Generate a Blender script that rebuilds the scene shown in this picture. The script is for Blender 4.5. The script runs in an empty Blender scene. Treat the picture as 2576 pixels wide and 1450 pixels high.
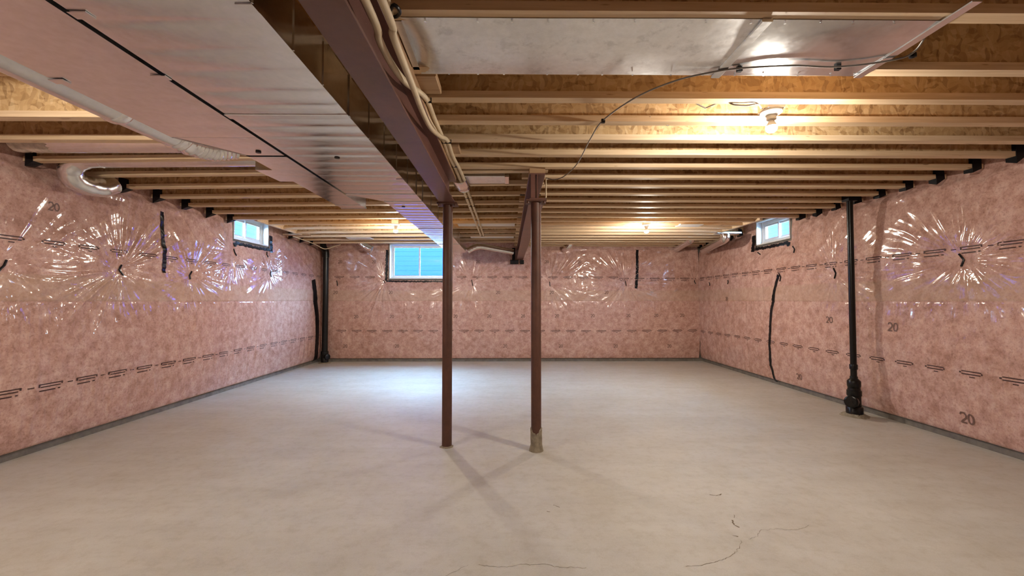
import bpy, math, random
import numpy as np
from mathutils import Vector, Matrix

random.seed(7)
SC = bpy.context.scene
COL = SC.collection

# ------------------------------------------------------------------ camera
CAM_H = 1.25
FPX = 1080.0
cam_d = bpy.data.cameras.new('camera')
cam = bpy.data.objects.new('camera', cam_d)
COL.objects.link(cam)
cam_d.sensor_width = 36.0
cam_d.lens = FPX / 2576.0 * 36.0
cam_d.clip_start = 0.02
cam.location = (0, 0, CAM_H)
PITCH, YAW = math.atan(32 / FPX), -math.atan(10 / FPX)
cam.rotation_euler = (math.pi / 2 + PITCH, 0, YAW)
SC.camera = cam
CAM_R = cam.rotation_euler.to_matrix()

# ------------------------------------------------------------------ world / exposure
world = bpy.data.worlds.new('sky')
SC.world = world
world.use_nodes = True
bg = world.node_tree.nodes['Background']
bg.inputs['Color'].default_value = (0.36, 0.62, 1.0, 1)
bg.inputs['Strength'].default_value = 110.0
SC.view_settings.view_transform = 'Standard'
SC.view_settings.look = 'None'
SC.view_settings.exposure = 0.42
SC.view_settings.gamma = 1.0
SC.view_settings.use_curve_mapping = False
SC.cycles.use_denoising = True
SC.cycles.max_bounces = 10
SC.cycles.diffuse_bounces = 5
SC.cycles.glossy_bounces = 5
SC.cycles.transparent_max_bounces = 8
SC.cycles.sample_clamp_indirect = 6.0
BULB_STRENGTH = 2350.0
BULB_COLOR = (1.0, 0.90, 0.76, 1)

# ------------------------------------------------------------------ pixel helpers (photo 2576x1450)
def ray(px, py):
    return (CAM_R @ Vector(((px - 1288) / FPX, -(py - 725) / FPX, -1))).normalized()
def on_plane(px, py, axis, val):
    d = ray(px, py)
    o = Vector((0, 0, CAM_H))
    t = (val - o[axis]) / d[axis]
    return o + d * t
def atx(px, py, x): return on_plane(px, py, 0, x)
def aty(px, py, y): return on_plane(px, py, 1, y)
def atz(px, py, z): return on_plane(px, py, 2, z)

# ------------------------------------------------------------------ main dimensions
XL, XR, YB, YF = -3.90, 4.03, 8.90, -2.6      # inner faces of the concrete walls
HJ = 2.365                                     # underside of joists
JD = 0.30                                      # joist depth
ZD = HJ + JD                                   # underside of subfloor

# ------------------------------------------------------------------ materials
def mat(name):
    m = bpy.data.materials.new(name)
    m.use_nodes = True
    nt = m.node_tree
    b = nt.nodes['Principled BSDF']
    return m, nt, b
def node(nt, typ, **kw):
    n = nt.nodes.new(typ)
    for k, v in kw.items():
        if k.startswith('i_'):
            n.inputs[k[2:].replace('_', ' ')].default_value = v
        else:
            setattr(n, k, v)
    return n
def ramp(nt, fac, stops):
    r = nt.nodes.new('ShaderNodeValToRGB')
    el = r.color_ramp.elements
    while len(el) < len(stops):
        el.new(0.5)
    for e, (p, c) in zip(el, stops):
        e.position = p
        e.color = (*c, 1) if len(c) == 3 else c
    nt.links.new(fac, r.inputs['Fac'])
    return r.outputs['Color']
def mix(nt, fac, a, b, mode='MIX'):
    m = nt.nodes.new('ShaderNodeMix')
    m.data_type = 'RGBA'
    m.blend_type = mode
    for sock, v in ((m.inputs['Factor'], fac), (m.inputs['A'], a), (m.inputs['B'], b)):
        if isinstance(v, (int, float)):
            sock.default_value = v
        elif isinstance(v, tuple):
            sock.default_value = (*v, 1) if len(v) == 3 else v
        else:
            nt.links.new(v, sock)
    return m.outputs['Result']
def coords(nt, scale=(1, 1, 1), rot=(0, 0, 0)):
    g = nt.nodes.new('ShaderNodeNewGeometry')
    mp = nt.nodes.new('ShaderNodeMapping')
    mp.inputs['Scale'].default_value = scale
    mp.inputs['Rotation'].default_value = rot
    nt.links.new(g.outputs['Position'], mp.inputs['Vector'])
    return mp.outputs['Vector']
def noise(nt, vec, scale, detail=4, rough=0.55):
    n = nt.nodes.new('ShaderNodeTexNoise')
    n.inputs['Scale'].default_value = scale
    n.inputs['Detail'].default_value = detail
    n.inputs['Roughness'].default_value = rough
    nt.links.new(vec, n.inputs['Vector'])
    return n.outputs['Fac']
def bump(nt, b, h, strength, dist=0.01, sock='Normal'):
    n = nt.nodes.new('ShaderNodeBump')
    n.inputs['Strength'].default_value = strength
    n.inputs['Distance'].default_value = dist
    nt.links.new(h, n.inputs['Height'])
    nt.links.new(n.outputs['Normal'], b.inputs[sock])
    return n

def m_concrete_floor():
    m, nt, b = mat('trowelled_concrete')
    v = coords(nt)
    n1 = noise(nt, v, 0.7, 5, 0.6)
    n2 = noise(nt, v, 2.6, 6, 0.65)
    vs = coords(nt, (0.5, 3.0, 1), (0, 0, 0.25))
    n3 = noise(nt, vs, 1.6, 6, 0.7)
    c1 = ramp(nt, n1, [(0.3, (0.47, 0.41, 0.34)), (0.5, (0.56, 0.515, 0.45)), (0.7, (0.56, 0.53, 0.49))])
    c2 = ramp(nt, n2, [(0.3, (0.46, 0.40, 0.32)), (0.55, (0.58, 0.53, 0.47)), (0.75, (0.64, 0.60, 0.55))])
    c = mix(nt, 0.45, c1, c2)
    c3 = ramp(nt, n3, [(0.35, (0.90, 0.89, 0.87)), (0.6, (1, 1, 1))])
    c = mix(nt, 0.8, c, c3, 'MULTIPLY')
    n4 = noise(nt, v, 14, 8, 0.75)
    c = mix(nt, 0.7, c, ramp(nt, n4, [(0.34, (0.84, 0.81, 0.76)), (0.52, (1, 1, 1))]), 'MULTIPLY')
    fine = noise(nt, v, 160, 3)
    cf = ramp(nt, fine, [(0.25, (0.93, 0.92, 0.9)), (0.6, (1, 1, 1))])
    c = mix(nt, 1.0, c, cf, 'MULTIPLY')
    c = mix(nt, 1.0, c, (0.94, 0.985, 1.04), 'MULTIPLY')
    nt.links.new(c, b.inputs['Base Color'])
    rr = nt.nodes.new('ShaderNodeMapRange')
    rr.inputs['To Min'].default_value = 0.50
    rr.inputs['To Max'].default_value = 0.70
    nt.links.new(n2, rr.inputs['Value'])
    nt.links.new(rr.outputs['Result'], b.inputs['Roughness'])
    b.inputs['Specular IOR Level'].default_value = 0.55
    bump(nt, b, n2, 0.12, 0.02)
    return m
def m_plain(name, col, rough=0.6, metal=0.0, var=0.12, scale=14, bmp=0.0, spec=0.5, coat=0.0):
    m, nt, b = mat(name)
    v = coords(nt)
    n = noise(nt, v, scale, 5)
    lo = tuple(x * (1 - var) for x in col)
    hi = tuple(min(1, x * (1 + var)) for x in col)
    nt.links.new(ramp(nt, n, [(0.3, lo), (0.7, hi)]), b.inputs['Base Color'])
    b.inputs['Roughness'].default_value = rough
    b.inputs['Metallic'].default_value = metal
    b.inputs['Specular IOR Level'].default_value = spec
    b.inputs['Coat Weight'].default_value = coat
    if bmp:
        bump(nt, b, n, bmp, 0.01)
    return m
def m_osb(name):
    m, nt, b = mat(name)
    v = coords(nt, (1, 1, 1))
    nd = nt.nodes.new('ShaderNodeTexNoise'); nd.inputs['Scale'].default_value = 9
    nt.links.new(v, nd.inputs['Vector'])
    va = nt.nodes.new('ShaderNodeVectorMath'); va.operation = 'MULTIPLY_ADD'
    va.inputs[1].default_value = (0.09, 0.09, 0.09)
    nt.links.new(nd.outputs['Color'], va.inputs[0]); nt.links.new(v, va.inputs[2])
    def vor(scale, rot):
        mp = nt.nodes.new('ShaderNodeMapping')
        mp.inputs['Scale'].default_value = scale
        mp.inputs['Rotation'].default_value = rot
        nt.links.new(va.outputs[0], mp.inputs['Vector'])
        t = nt.nodes.new('ShaderNodeTexVoronoi')
        t.inputs['Scale'].default_value = 1.0
        nt.links.new(mp.outputs['Vector'], t.inputs['Vector'])
        return t.outputs['Color']
    def fac(c):
        s = nt.nodes.new('ShaderNodeSeparateColor'); nt.links.new(c, s.inputs[0]); return s.outputs[0]
    a = ramp(nt, fac(vor((52, 10, 17), (0, 0.5, 0))), [(0.0, (0.22, 0.115, 0.045)), (0.25, (0.50, 0.315, 0.145)), (0.75, (0.62, 0.425, 0.215)), (1.0, (0.72, 0.55, 0.33))])
    c = ramp(nt, fac(vor((20, 10, 46), (0, -0.45, 0))), [(0.0, (0.26, 0.145, 0.06)), (0.3, (0.53, 0.35, 0.17)), (1.0, (0.70, 0.51, 0.29))])
    cc = mix(nt, 0.5, a, c)
    n = noise(nt, coords(nt), 2.0, 4)
    cc = mix(nt, 0.7, cc, ramp(nt, n, [(0.3, (0.8, 0.76, 0.7)), (0.7, (1, 1, 1))]), 'MULTIPLY')
    nt.links.new(cc, b.inputs['Base Color'])
    b.inputs['Roughness'].default_value = 0.62
    bump(nt, b, fac(vor((52, 10, 17), (0, 0.5, 0))), 0.25, 0.004)
    return m
def m_lumber(name, col, dark):
    m, nt, b = mat(name)
    v = coords(nt, (0.6, 14, 14))
    n = noise(nt, v, 3.0, 6, 0.6)
    k = noise(nt, coords(nt, (5, 30, 30)), 1.0, 2)
    c = ramp(nt, n, [(0.3, dark), (0.62, col)])
    kn = ramp(nt, k, [(0.24, (0.45, 0.32, 0.22)), (0.29, (1, 1, 1))])
    c = mix(nt, 0.8, c, kn, 'MULTIPLY')
    oi = nt.nodes.new('ShaderNodeObjectInfo')
    tint = ramp(nt, oi.outputs['Random'], [(0.0, (0.86, 0.80, 0.74)), (1.0, (1.0, 1.0, 1.0))])
    c = mix(nt, 1.0, c, tint, 'MULTIPLY')
    nt.links.new(c, b.inputs['Base Color'])
    b.inputs['Roughness'].default_value = 0.55
    bump(nt, b, n, 0.15, 0.004)
    return m
def m_galv(name, rough=0.2, base=(0.72, 0.73, 0.75), bstr=0.1, spangle=0.0):
    m, nt, b = mat(name)
    v = coords(nt)
    n = noise(nt, v, 3.0, 4, 0.5)
    n2 = noise(nt, v, 26.0, 4, 0.7)
    c = ramp(nt, n2, [(0.3, tuple(x * 0.88 for x in base)), (0.7, base)])
    if spangle:
        n3 = noise(nt, v, 9.0, 6, 0.75)
        c = mix(nt, spangle, c, ramp(nt, n3, [(0.36, (0.42, 0.42, 0.42)), (0.46, (1, 1, 1))]), 'MULTIPLY')
    nt.links.new(c, b.inputs['Base Color'])
    b.inputs['Metallic'].default_value = 1.0
    rr = nt.nodes.new('ShaderNodeMapRange')
    rr.inputs['To Min'].default_value = rough * 0.7
    rr.inputs['To Max'].default_value = rough * 1.3
    nt.links.new(n2, rr.inputs['Value'])
    nt.links.new(rr.outputs['Result'], b.inputs['Roughness'])
    bump(nt, b, n, bstr, 0.03)
    return m
def m_blanket():
    m, nt, b = mat('pink_insulation_under_film')
    v = coords(nt)
    n1 = noise(nt, v, 2.2, 6, 0.65)
    n2 = noise(nt, v, 10.0, 8, 0.75)
    n3 = noise(nt, v, 48.0, 5, 0.75)
    c1 = ramp(nt, n1, [(0.3, (0.46, 0.265, 0.215)), (0.5, (0.57, 0.355, 0.30)), (0.7, (0.64, 0.43, 0.375))])
    c2 = ramp(nt, n2, [(0.36, (0.33, 0.165, 0.13)), (0.5, (0.57, 0.345, 0.29)), (0.64, (0.76, 0.545, 0.485))])
    c = mix(nt, 0.6, c1, c2)
    c3 = ramp(nt, n3, [(0.32, (0.62, 0.54, 0.52)), (0.5, (1, 1, 1))])
    c = mix(nt, 0.85, c, c3, 'MULTIPLY')
    # doubled film above the seam looks tanner
    g = nt.nodes.new('ShaderNodeNewGeometry')
    sx = nt.nodes.new('ShaderNodeSeparateXYZ')
    nt.links.new(g.outputs['Position'], sx.inputs[0])
    mr = nt.nodes.new('ShaderNodeMapRange')
    mr.inputs['From Min'].default_value = 1.2
    mr.inputs['From Max'].default_value = 2.45
    nt.links.new(sx.outputs['Z'], mr.inputs['Value'])
    bandc = ramp(nt, mr.outputs['Result'], [(0.034, (0, 0, 0)), (0.040, (1, 1, 1)), (0.205, (1, 1, 1)), (0.215, (0, 0, 0))])
    mm = nt.nodes.new('ShaderNodeMath'); mm.operation = 'MULTIPLY'
    nt.links.new(bandc, mm.inputs[0]); mm.inputs[1].default_value = 0.42
    c = mix(nt, mm.outputs[0], c, (0.52, 0.37, 0.27))
    nt.links.new(c, b.inputs['Base Color'])
    b.inputs['Roughness'].default_value = 0.75
    b.inputs['Specular IOR Level'].default_value = 0.15
    b.inputs['Coat Weight'].default_value = 0.85
    b.inputs['Coat Roughness'].default_value = 0.10
    b.inputs['Coat IOR'].default_value = 1.5
    bump(nt, b, n2, 0.35, 0.012)
    bump(nt, b, n1, 0.08, 0.03, 'Coat Normal')
    return m
def m_emit(name, col, s):
    m, nt, b = mat(name)
    b.inputs['Base Color'].default_value = (1, 1, 1, 1)
    b.inputs['Emission Color'].default_value = col
    b.inputs['Emission Strength'].default_value = s
    n = noise(nt, coords(nt), 20)
    nt.links.new(ramp(nt, n, [(0, (0.9, 0.9, 0.9)), (1, (1, 1, 1))]), b.inputs['Base Color'])
    return m
def m_glass():
    m = bpy.data.materials.new('window_glass')
    m.use_nodes = True
    nt = m.node_tree
    nt.nodes.clear()
    out = nt.nodes.new('ShaderNodeOutputMaterial')
    tr = nt.nodes.new('ShaderNodeBsdfTransparent')
    tr.inputs['Color'].default_value = (0.93, 0.97, 0.97, 1)
    gl = nt.nodes.new('ShaderNodeBsdfGlossy')
    gl.inputs['Roughness'].default_value = 0.03
    fr = nt.nodes.new('ShaderNodeFresnel')
    mx = nt.nodes.new('ShaderNodeMixShader')
    ge = nt.nodes.new('ShaderNodeNewGeometry')
    io = nt.nodes.new('ShaderNodeMath'); io.operation = 'MULTIPLY_ADD'
    io.inputs[1].default_value = 1 / 1.45 - 1.45
    io.inputs[2].default_value = 1.45
    nt.links.new(ge.outputs['Backfacing'], io.inputs[0])
    nt.links.new(io.outputs[0], fr.inputs['IOR'])
    nt.links.new(fr.outputs[0], mx.inputs[0])
    nt.links.new(tr.outputs[0], mx.inputs[1])
    nt.links.new(gl.outputs[0], mx.inputs[2])
    nt.links.new(mx.outputs[0], out.inputs['Surface'])
    return m
def m_rust():
    m, nt, b = mat('red_oxide_paint')
    v = coords(nt)
    n = noise(nt, v, 7, 6, 0.7)
    n2 = noise(nt, coords(nt, (1, 1, 0.25)), 40, 5, 0.7)
    c = ramp(nt, n, [(0.3, (0.075, 0.030, 0.020)), (0.6, (0.110, 0.044, 0.028)), (0.8, (0.16, 0.068, 0.038))])
    c = mix(nt, 0.6, c, ramp(nt, n2, [(0.3, (0.7, 0.66, 0.62)), (0.6, (1, 1, 1))]), 'MULTIPLY')
    nt.links.new(c, b.inputs['Base Color'])
    b.inputs['Roughness'].default_value = 0.55
    bump(nt, b, n2, 0.15, 0.004)
    return m
def m_beam():
    m, nt, b = mat('primer_red_steel')
    v = coords(nt)
    n = noise(nt, v, 4, 5, 0.6)
    n2 = noise(nt, v, 30, 4, 0.7)
    n3 = noise(nt, coords(nt, (1, 0.6, 1)), 5.5, 6, 0.75)
    c = ramp(nt, n, [(0.3, (0.125, 0.055, 0.044)), (0.7, (0.18, 0.084, 0.068))])
    c = mix(nt, 0.5, c, ramp(nt, n2, [(0.3, (0.8, 0.78, 0.78)), (0.6, (1, 1, 1))]), 'MULTIPLY')
    sc = ramp(nt, n3, [(0.70, (0, 0, 0)), (0.73, (1, 1, 1))])
    c = mix(nt, sc, c, (0.33, 0.22, 0.15))
    nt.links.new(c, b.inputs['Base Color'])
    b.inputs['Roughness'].default_value = 0.38
    return m

M = dict(
    floor=m_concrete_floor(),
    conc=m_plain('grey_foundation_concrete', (0.16, 0.145, 0.125), 0.85, var=0.25, bmp=0.3),
    osb=m_osb('oriented_strand_board'),
    lumber=m_lumber('spruce_lumber', (0.77, 0.61, 0.42), (0.60, 0.43, 0.26)),
    lumber2=m_lumber('weathered_spruce', (0.50, 0.34, 0.20), (0.34, 0.20, 0.11)),
    galv=m_galv('galvanised_duct_steel', 0.19, (0.88, 0.91, 0.95), bstr=0.10),
    galv_rough=m_galv('smeared_galvanised_sheet', 0.34, (0.90, 0.92, 0.95), 0.18, 0.28),
    foil=m_galv('crinkled_foil_tape', 0.16, (0.93, 0.93, 0.95), 0.6),
    pipe=m_galv('round_duct_steel', 0.24, (0.86, 0.88, 0.91), 0.1),
    blanket=m_blanket(),
    rim=m_plain('tan_rim_insulation', (0.42, 0.27, 0.20), 0.6, var=0.35, scale=9, bmp=0.6, coat=0.5),
    black=m_plain('black_sealing_tape', (0.008, 0.008, 0.010), 0.3, var=0.3, spec=0.2),
    abs=m_plain('black_drain_plastic', (0.008, 0.0075, 0.0075), 0.28, var=0.2, spec=0.3),
    print=m_plain('dark_film_ink', (0.060, 0.025, 0.022), 0.6),
    print_grey=m_plain('faded_film_ink', (0.16, 0.09, 0.075), 0.6),
    white=m_plain('white_vinyl', (0.74, 0.76, 0.77), 0.35, var=0.04),
    porcelain=m_plain('white_lampholder_plastic', (0.82, 0.80, 0.75), 0.35, var=0.03),
    cable=m_plain('cream_cable_jacket', (0.68, 0.57, 0.40), 0.45, var=0.1),
    cable_grey=m_plain('grey_cable_jacket', (0.22, 0.20, 0.18), 0.5),
    rust=m_rust(),
    beam=m_beam(),
    mortar=m_plain('dried_mortar', (0.27, 0.23, 0.17), 0.9, var=0.25, bmp=0.6, scale=30),
    crack=m_plain('dirty_crack', (0.16, 0.12, 0.08), 0.9),
    glass=m_glass(),
    soil=m_plain('dark_soil', (0.05, 0.045, 0.035), 0.95, var=0.4),
    siding=m_plain('blue_house_siding', (0.0011, 0.0118, 0.15), 0.7, var=0.05, spec=0.1),
    bulb=m_emit('glowing_bulb_glass', BULB_COLOR, BULB_STRENGTH),
    poly=m_plain('clear_film_edge', (0.50, 0.43, 0.36), 0.2, var=0.3, scale=25, bmp=0.5, coat=0.8),
)

# ------------------------------------------------------------------ mesh helpers
class MB:
    def __init__(s):
        s.v = []; s.f = []
    def add(s, vs, fs):
        o = len(s.v)
        s.v += [tuple(p) for p in vs]
        s.f += [tuple(i + o for i in f) for f in fs]
        return s
    def hexa(s, p):
        return s.add(p, [(0, 3, 2, 1), (4, 5, 6, 7), (0, 1, 5, 4), (1, 2, 6, 5), (2, 3, 7, 6), (3, 0, 4, 7)])
    def box(s, a, b):
        x0, x1 = sorted((a[0], b[0])); y0, y1 = sorted((a[1], b[1])); z0, z1 = sorted((a[2], b[2]))
        return s.hexa([(x0, y0, z0), (x1, y0, z0), (x1, y1, z0), (x0, y1, z0), (x0, y0, z1), (x1, y0, z1), (x1, y1, z1), (x0, y1, z1)])
    def bevbox(s, a, b, r):
        # box with chamfered vertical-plane edges along its longest axis
        x0, x1 = sorted((a[0], b[0])); y0, y1 = sorted((a[1], b[1])); z0, z1 = sorted((a[2], b[2]))
        d = (x1 - x0, y1 - y0, z1 - z0)
        ax = d.index(max(d)); u, w = [(1, 2), (2, 0), (0, 1)][ax]
        lo = (x0, y0, z0); hi = (x1, y1, z1)
        prof = [(lo[u] + r, lo[w]), (hi[u] - r, lo[w]), (hi[u], lo[w] + r), (hi[u], hi[w] - r), (hi[u] - r, hi[w]), (lo[u] + r, hi[w]), (lo[u], hi[w] - r), (lo[u], lo[w] + r)]
        vs = []
        for e in (lo[ax], hi[ax]):
            for pu, pw in prof:
                q = [0, 0, 0]; q[ax] = e; q[u] = pu; q[w] = pw
                vs.append(tuple(q))
        n = 8
        fs = [tuple(range(n - 1, -1, -1)), tuple(range(n, 2 * n))] + [(i, (i + 1) % n, n + (i + 1) % n, n + i) for i in range(n)]
        return s.add(vs, fs)
    def prism(s, prof, p0, p1):
        """profile of (side, z) pairs swept from p0 to p1 (horizontal run); side is to the left of travel"""
        p0 = Vector(p0); p1 = Vector(p1)
        d = (p1 - p0); d.z = 0; d.normalize()
        n = Vector((-d.y, d.x, 0))
        vs = []
        for p in (p0, p1):
            for a, z in prof:
                q = p + n * a
                vs.append((q.x, q.y, p.z + z))
        k = len(prof)
        fs = [tuple(range(k - 1, -1, -1)), tuple(range(k, 2 * k))] + [(i, (i + 1) % k, k + (i + 1) % k, k + i) for i in range(k)]
        return s.add(vs, fs)
    def tube(s, path, r, seg=12, cap=True, flat=1.0):
        path = [Vector(p) for p in path]
        n = len(path)
        rs = r if isinstance(r, (list, tuple)) else [r] * n
        up = None
        rings = []
        for i, p in enumerate(path):
            t = (path[min(i + 1, n - 1)] - path[max(i - 1, 0)]).normalized()
            if up is None:
                up = Vector((0, 0, 1)) if abs(t.z) < 0.9 else Vector((1, 0, 0))
            a = t.cross(up).normalized()
            up = a.cross(t).normalized()
            rings.append([p + a * math.cos(2 * math.pi * k / seg) * rs[i] + up * math.sin(2 * math.pi * k / seg) * rs[i] * flat for k in range(seg)])
        vs = [q for rg in rings for q in rg]
        fs = []
        for i in range(n - 1):
            for k in range(seg):
                a, b_ = i * seg + k, i * seg + (k + 1) % seg
                fs.append((a, a + seg, b_ + seg, b_))
        if cap:
            fs.append(tuple(range(seg)))
            fs.append(tuple((n - 1) * seg + k for k in range(seg - 1, -1, -1)))
        return s.add(vs, fs)
    def lathe(s, prof, o, axis='z', seg=24):
        """prof: list of (radius, height) revolved about the axis through o"""
        o = Vector(o)
        if isinstance(axis, str):
            ax = {'x': Vector((1, 0, 0)), 'y': Vector((0, 1, 0)), 'z': Vector((0, 0, 1))}[axis]
        else:
            ax = Vector(axis).normalized()
        a = ax.orthogonal().normalized(); b_ = ax.cross(a)
        vs = []
        for r, h in prof:
            for k in range(seg):
                t = 2 * math.pi * k / seg
                vs.append(o + ax * h + (a * math.cos(t) + b_ * math.sin(t)) * r)
        n = len(prof)
        fs = []
        for i in range(n - 1):
            for k in range(seg):
                p, q = i * seg + k, i * seg + (k + 1) % seg
                fs.append((p, q, q + seg, p + seg))
        fs.append(tuple(range(seg - 1, -1, -1)))
        fs.append(tuple((n - 1) * seg + k for k in range(seg)))
        return s.add(vs, fs)
    def build(s, name, m, parent=None, smooth=False, origin=None):
        if parent is not None:
            org = world_loc(parent)
        elif origin is not None:
            org = Vector(origin)
        else:
            xs = np.array(s.v)
            mn, mx = xs.min(0), xs.max(0)
            org = Vector(((mn[0] + mx[0]) / 2, (mn[1] + mx[1]) / 2, mn[2]))
        me = bpy.data.meshes.new(name)
        me.from_pydata([(p[0] - org.x, p[1] - org.y, p[2] - org.z) for p in s.v], [], s.f)
        me.update()
        if smooth:
            me.polygons.foreach_set('use_smooth', [True] * len(me.polygons))
            try:
                me.set_sharp_from_angle(angle=math.radians(40))
            except Exception:
                pass
        me.materials.append(M[m] if isinstance(m, str) else m)
        o = bpy.data.objects.new(name, me)
        COL.objects.link(o)
        if parent is not None:
            o.parent = parent
        else:
            o.location = org
        return o
def world_loc(o):
    p = Vector(o.location)
    while o.parent is not None:
        o = o.parent
        p = p + Vector(o.location)
    return p
def thing(name, label, cat, loc, group=None):
    o = bpy.data.objects.new(name, None)
    COL.objects.link(o)
    o.location = loc
    o.empty_display_size = 0.1
    return tag(o, label, cat, group)
def tag(o, label, cat, group=None):
    o['label'] = label; o['category'] = cat
    if group:
        o['group'] = group
    return o
def struct(o, label, cat):
    o['kind'] = 'structure'
    o['label'] = label; o['category'] = cat
    return o
def smooth_path(pts, n=8):
    """Catmull-Rom through pts"""
    P = [Vector(p) for p in pts]
    P = [P[0] * 2 - P[1]] + P + [P[-1] * 2 - P[-2]]
    out = []
    for i in range(1, len(P) - 2):
        a, b_, c, d = P[i - 1], P[i], P[i + 1], P[i + 2]
        for k in range(n):
            t = k / n
            out.append(0.5 * ((2 * b_) + (c - a) * t + (2 * a - 5 * b_ + 4 * c - d) * t * t + (3 * b_ - a - 3 * c + d) * t ** 3))
    out.append(P[-2])
    return out

# ================================================================== STRUCTURE
T = 0.14
# windows: opening extents
WL = dict(y0=6.07, y1=6.95, z0=2.125, z1=2.52)
WR = dict(y0=6.03, y1=6.86, z0=2.135, z1=2.52)
WB = dict(x0=-2.45, x1=-1.25, z0=1.70, z1=2.43)

struct(MB().box((XL - T, YF - T, -0.12), (XR + T, YB + T, 0)).build('floor', 'floor'),
       'bare trowelled beige concrete basement floor slab', 'floor')
struct(MB().box((XL - T, YF - T, ZD), (XR + T, YB + T, ZD + 0.02)).build('ceiling', 'osb'),
       'wood strand board subfloor seen between the joists', 'ceiling')
def wall_x(name, x0, x1, w, label):
    b_ = MB()
    b_.box((x0, YF - T, 0), (x1, w['y0'], ZD)).box((x0, w['y1'], 0), (x1, YB + T, ZD))
    b_.box((x0, w['y0'], 0), (x1, w['y1'], w['z0'])).box((x0, w['y0'], w['z1']), (x1, w['y1'], ZD))
    return struct(b_.build(name, 'conc'), label, 'wall')
wall_left = wall_x('wall_left', XL - T, XL, WL, 'grey concrete foundation wall showing below the pink blanket near the thick drain pipe')
wall_right = wall_x('wall_right', XR, XR + T, WR, 'grey concrete foundation wall showing below the pink blanket beside the thin drain pipe')
b_ = MB()
b_.box((XL, YB, 0), (WB['x0'], YB + T, ZD)).box((WB['x1'], YB, 0), (XR, YB + T, ZD))
b_.box((WB['x0'], YB, 0), (WB['x1'], YB + T, WB['z0'])).box((WB['x0'], YB, WB['z1']), (WB['x1'], YB + T, ZD))
wall_back = struct(b_.build('wall_back', 'conc'), 'grey concrete foundation wall under the wide slider window', 'wall')
struct(MB().box((XL, YF - T, 0), (XR, YF, ZD)).build('wall_front', 'blanket'),
       'insulated pink wall closing the basement opposite the wide window', 'wall')

# ------------------------------------------------------------------ outside: soil at grade and the neighbouring houses
GZ = 1.5
def soil(name, a, b_):
    o = MB().box(a, b_).build(name, 'soil')
    return struct(o, 'dark soil yard outside the foundation, ' + name.replace('_', ' '), 'ground')
soil('ground_back', (-12, YB + T, GZ - .2), (12, 15, GZ))
soil('ground_left', (-12, YF - 2, GZ - .2), (XL - T, YB + T, GZ))
soil('ground_right', (XR + T, YF - 2, GZ - .2), (12, YB + T, GZ))
def neighbour(c0, c1, axis, facing, label):
    t = thing('neighbour_house', label, 'house', ((c0[0] + c1[0]) / 2, (c0[1] + c1[1]) / 2, GZ))
    MB().box((c0[0], c0[1], GZ - .1), (c1[0], c1[1], 4.6)).build('house_wall', 'siding', t)
    z = GZ + .1
    while z < 4.5:
        p = MB()
        if axis == 'y':
            p.hexa([(c0[0], facing - .010, z), (c1[0], facing - .010, z), (c1[0], facing + .002, z), (c0[0], facing + .002, z), (c0[0], facing - .006, z + .15), (c1[0], facing - .006, z + .15), (c1[0], facing + .002, z + .15), (c0[0], facing + .002, z + .15)])
        else:
            sg = 1 if facing < 0 else -1
            xa, xb = sorted((facing + sg * .010, facing - sg * .002)); xc, xd = sorted((facing + sg * .006, facing - sg * .002))
            p.hexa([(xa, c0[1], z), (xb, c0[1], z), (xb, c1[1], z), (xa, c1[1], z), (xc, c0[1], z + .15), (xd, c0[1], z + .15), (xd, c1[1], z + .15), (xc, c1[1], z + .15)])
        p.build('siding_board', 'siding', t)
        z += .15
neighbour((-5.6, 13.5, 0), (1.5, 16, 0), 'y', 13.5, 'blue sided house seen through the wide slider window')
neighbour((-10, 9, 0), (-8.2, 20, 0), 'x', -8.2, 'blue sided house seen through the small window near the tape strip')
neighbour((8.4, 9, 0), (10, 20, 0), 'x', 8.4, 'blue sided house seen through the small window near the thin drain pipe')

# ------------------------------------------------------------------ insulation blankets
_rng = np.random.default_rng(11)
_tab = _rng.random((256, 256))
def vnoise(x, y, seed=0):
    x = np.asarray(x) + seed * 17.31; y = np.asarray(y) + seed * 9.77
    xi = np.floor(x).astype(int); yi = np.floor(y).astype(int)
    fx = x - xi; fy = y - yi
    fx = fx * fx * (3 - 2 * fx); fy = fy * fy * (3 - 2 * fy)
    g = lambda i, j: _tab[(xi + i) % 256, (yi + j) % 256]
    return (g(0, 0) * (1 - fx) + g(1, 0) * fx) * (1 - fy) + (g(0, 1) * (1 - fx) + g(1, 1) * fx) * fy - 0.5
def ridged(a):
    return 1 - np.abs(np.sin(a))

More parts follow.
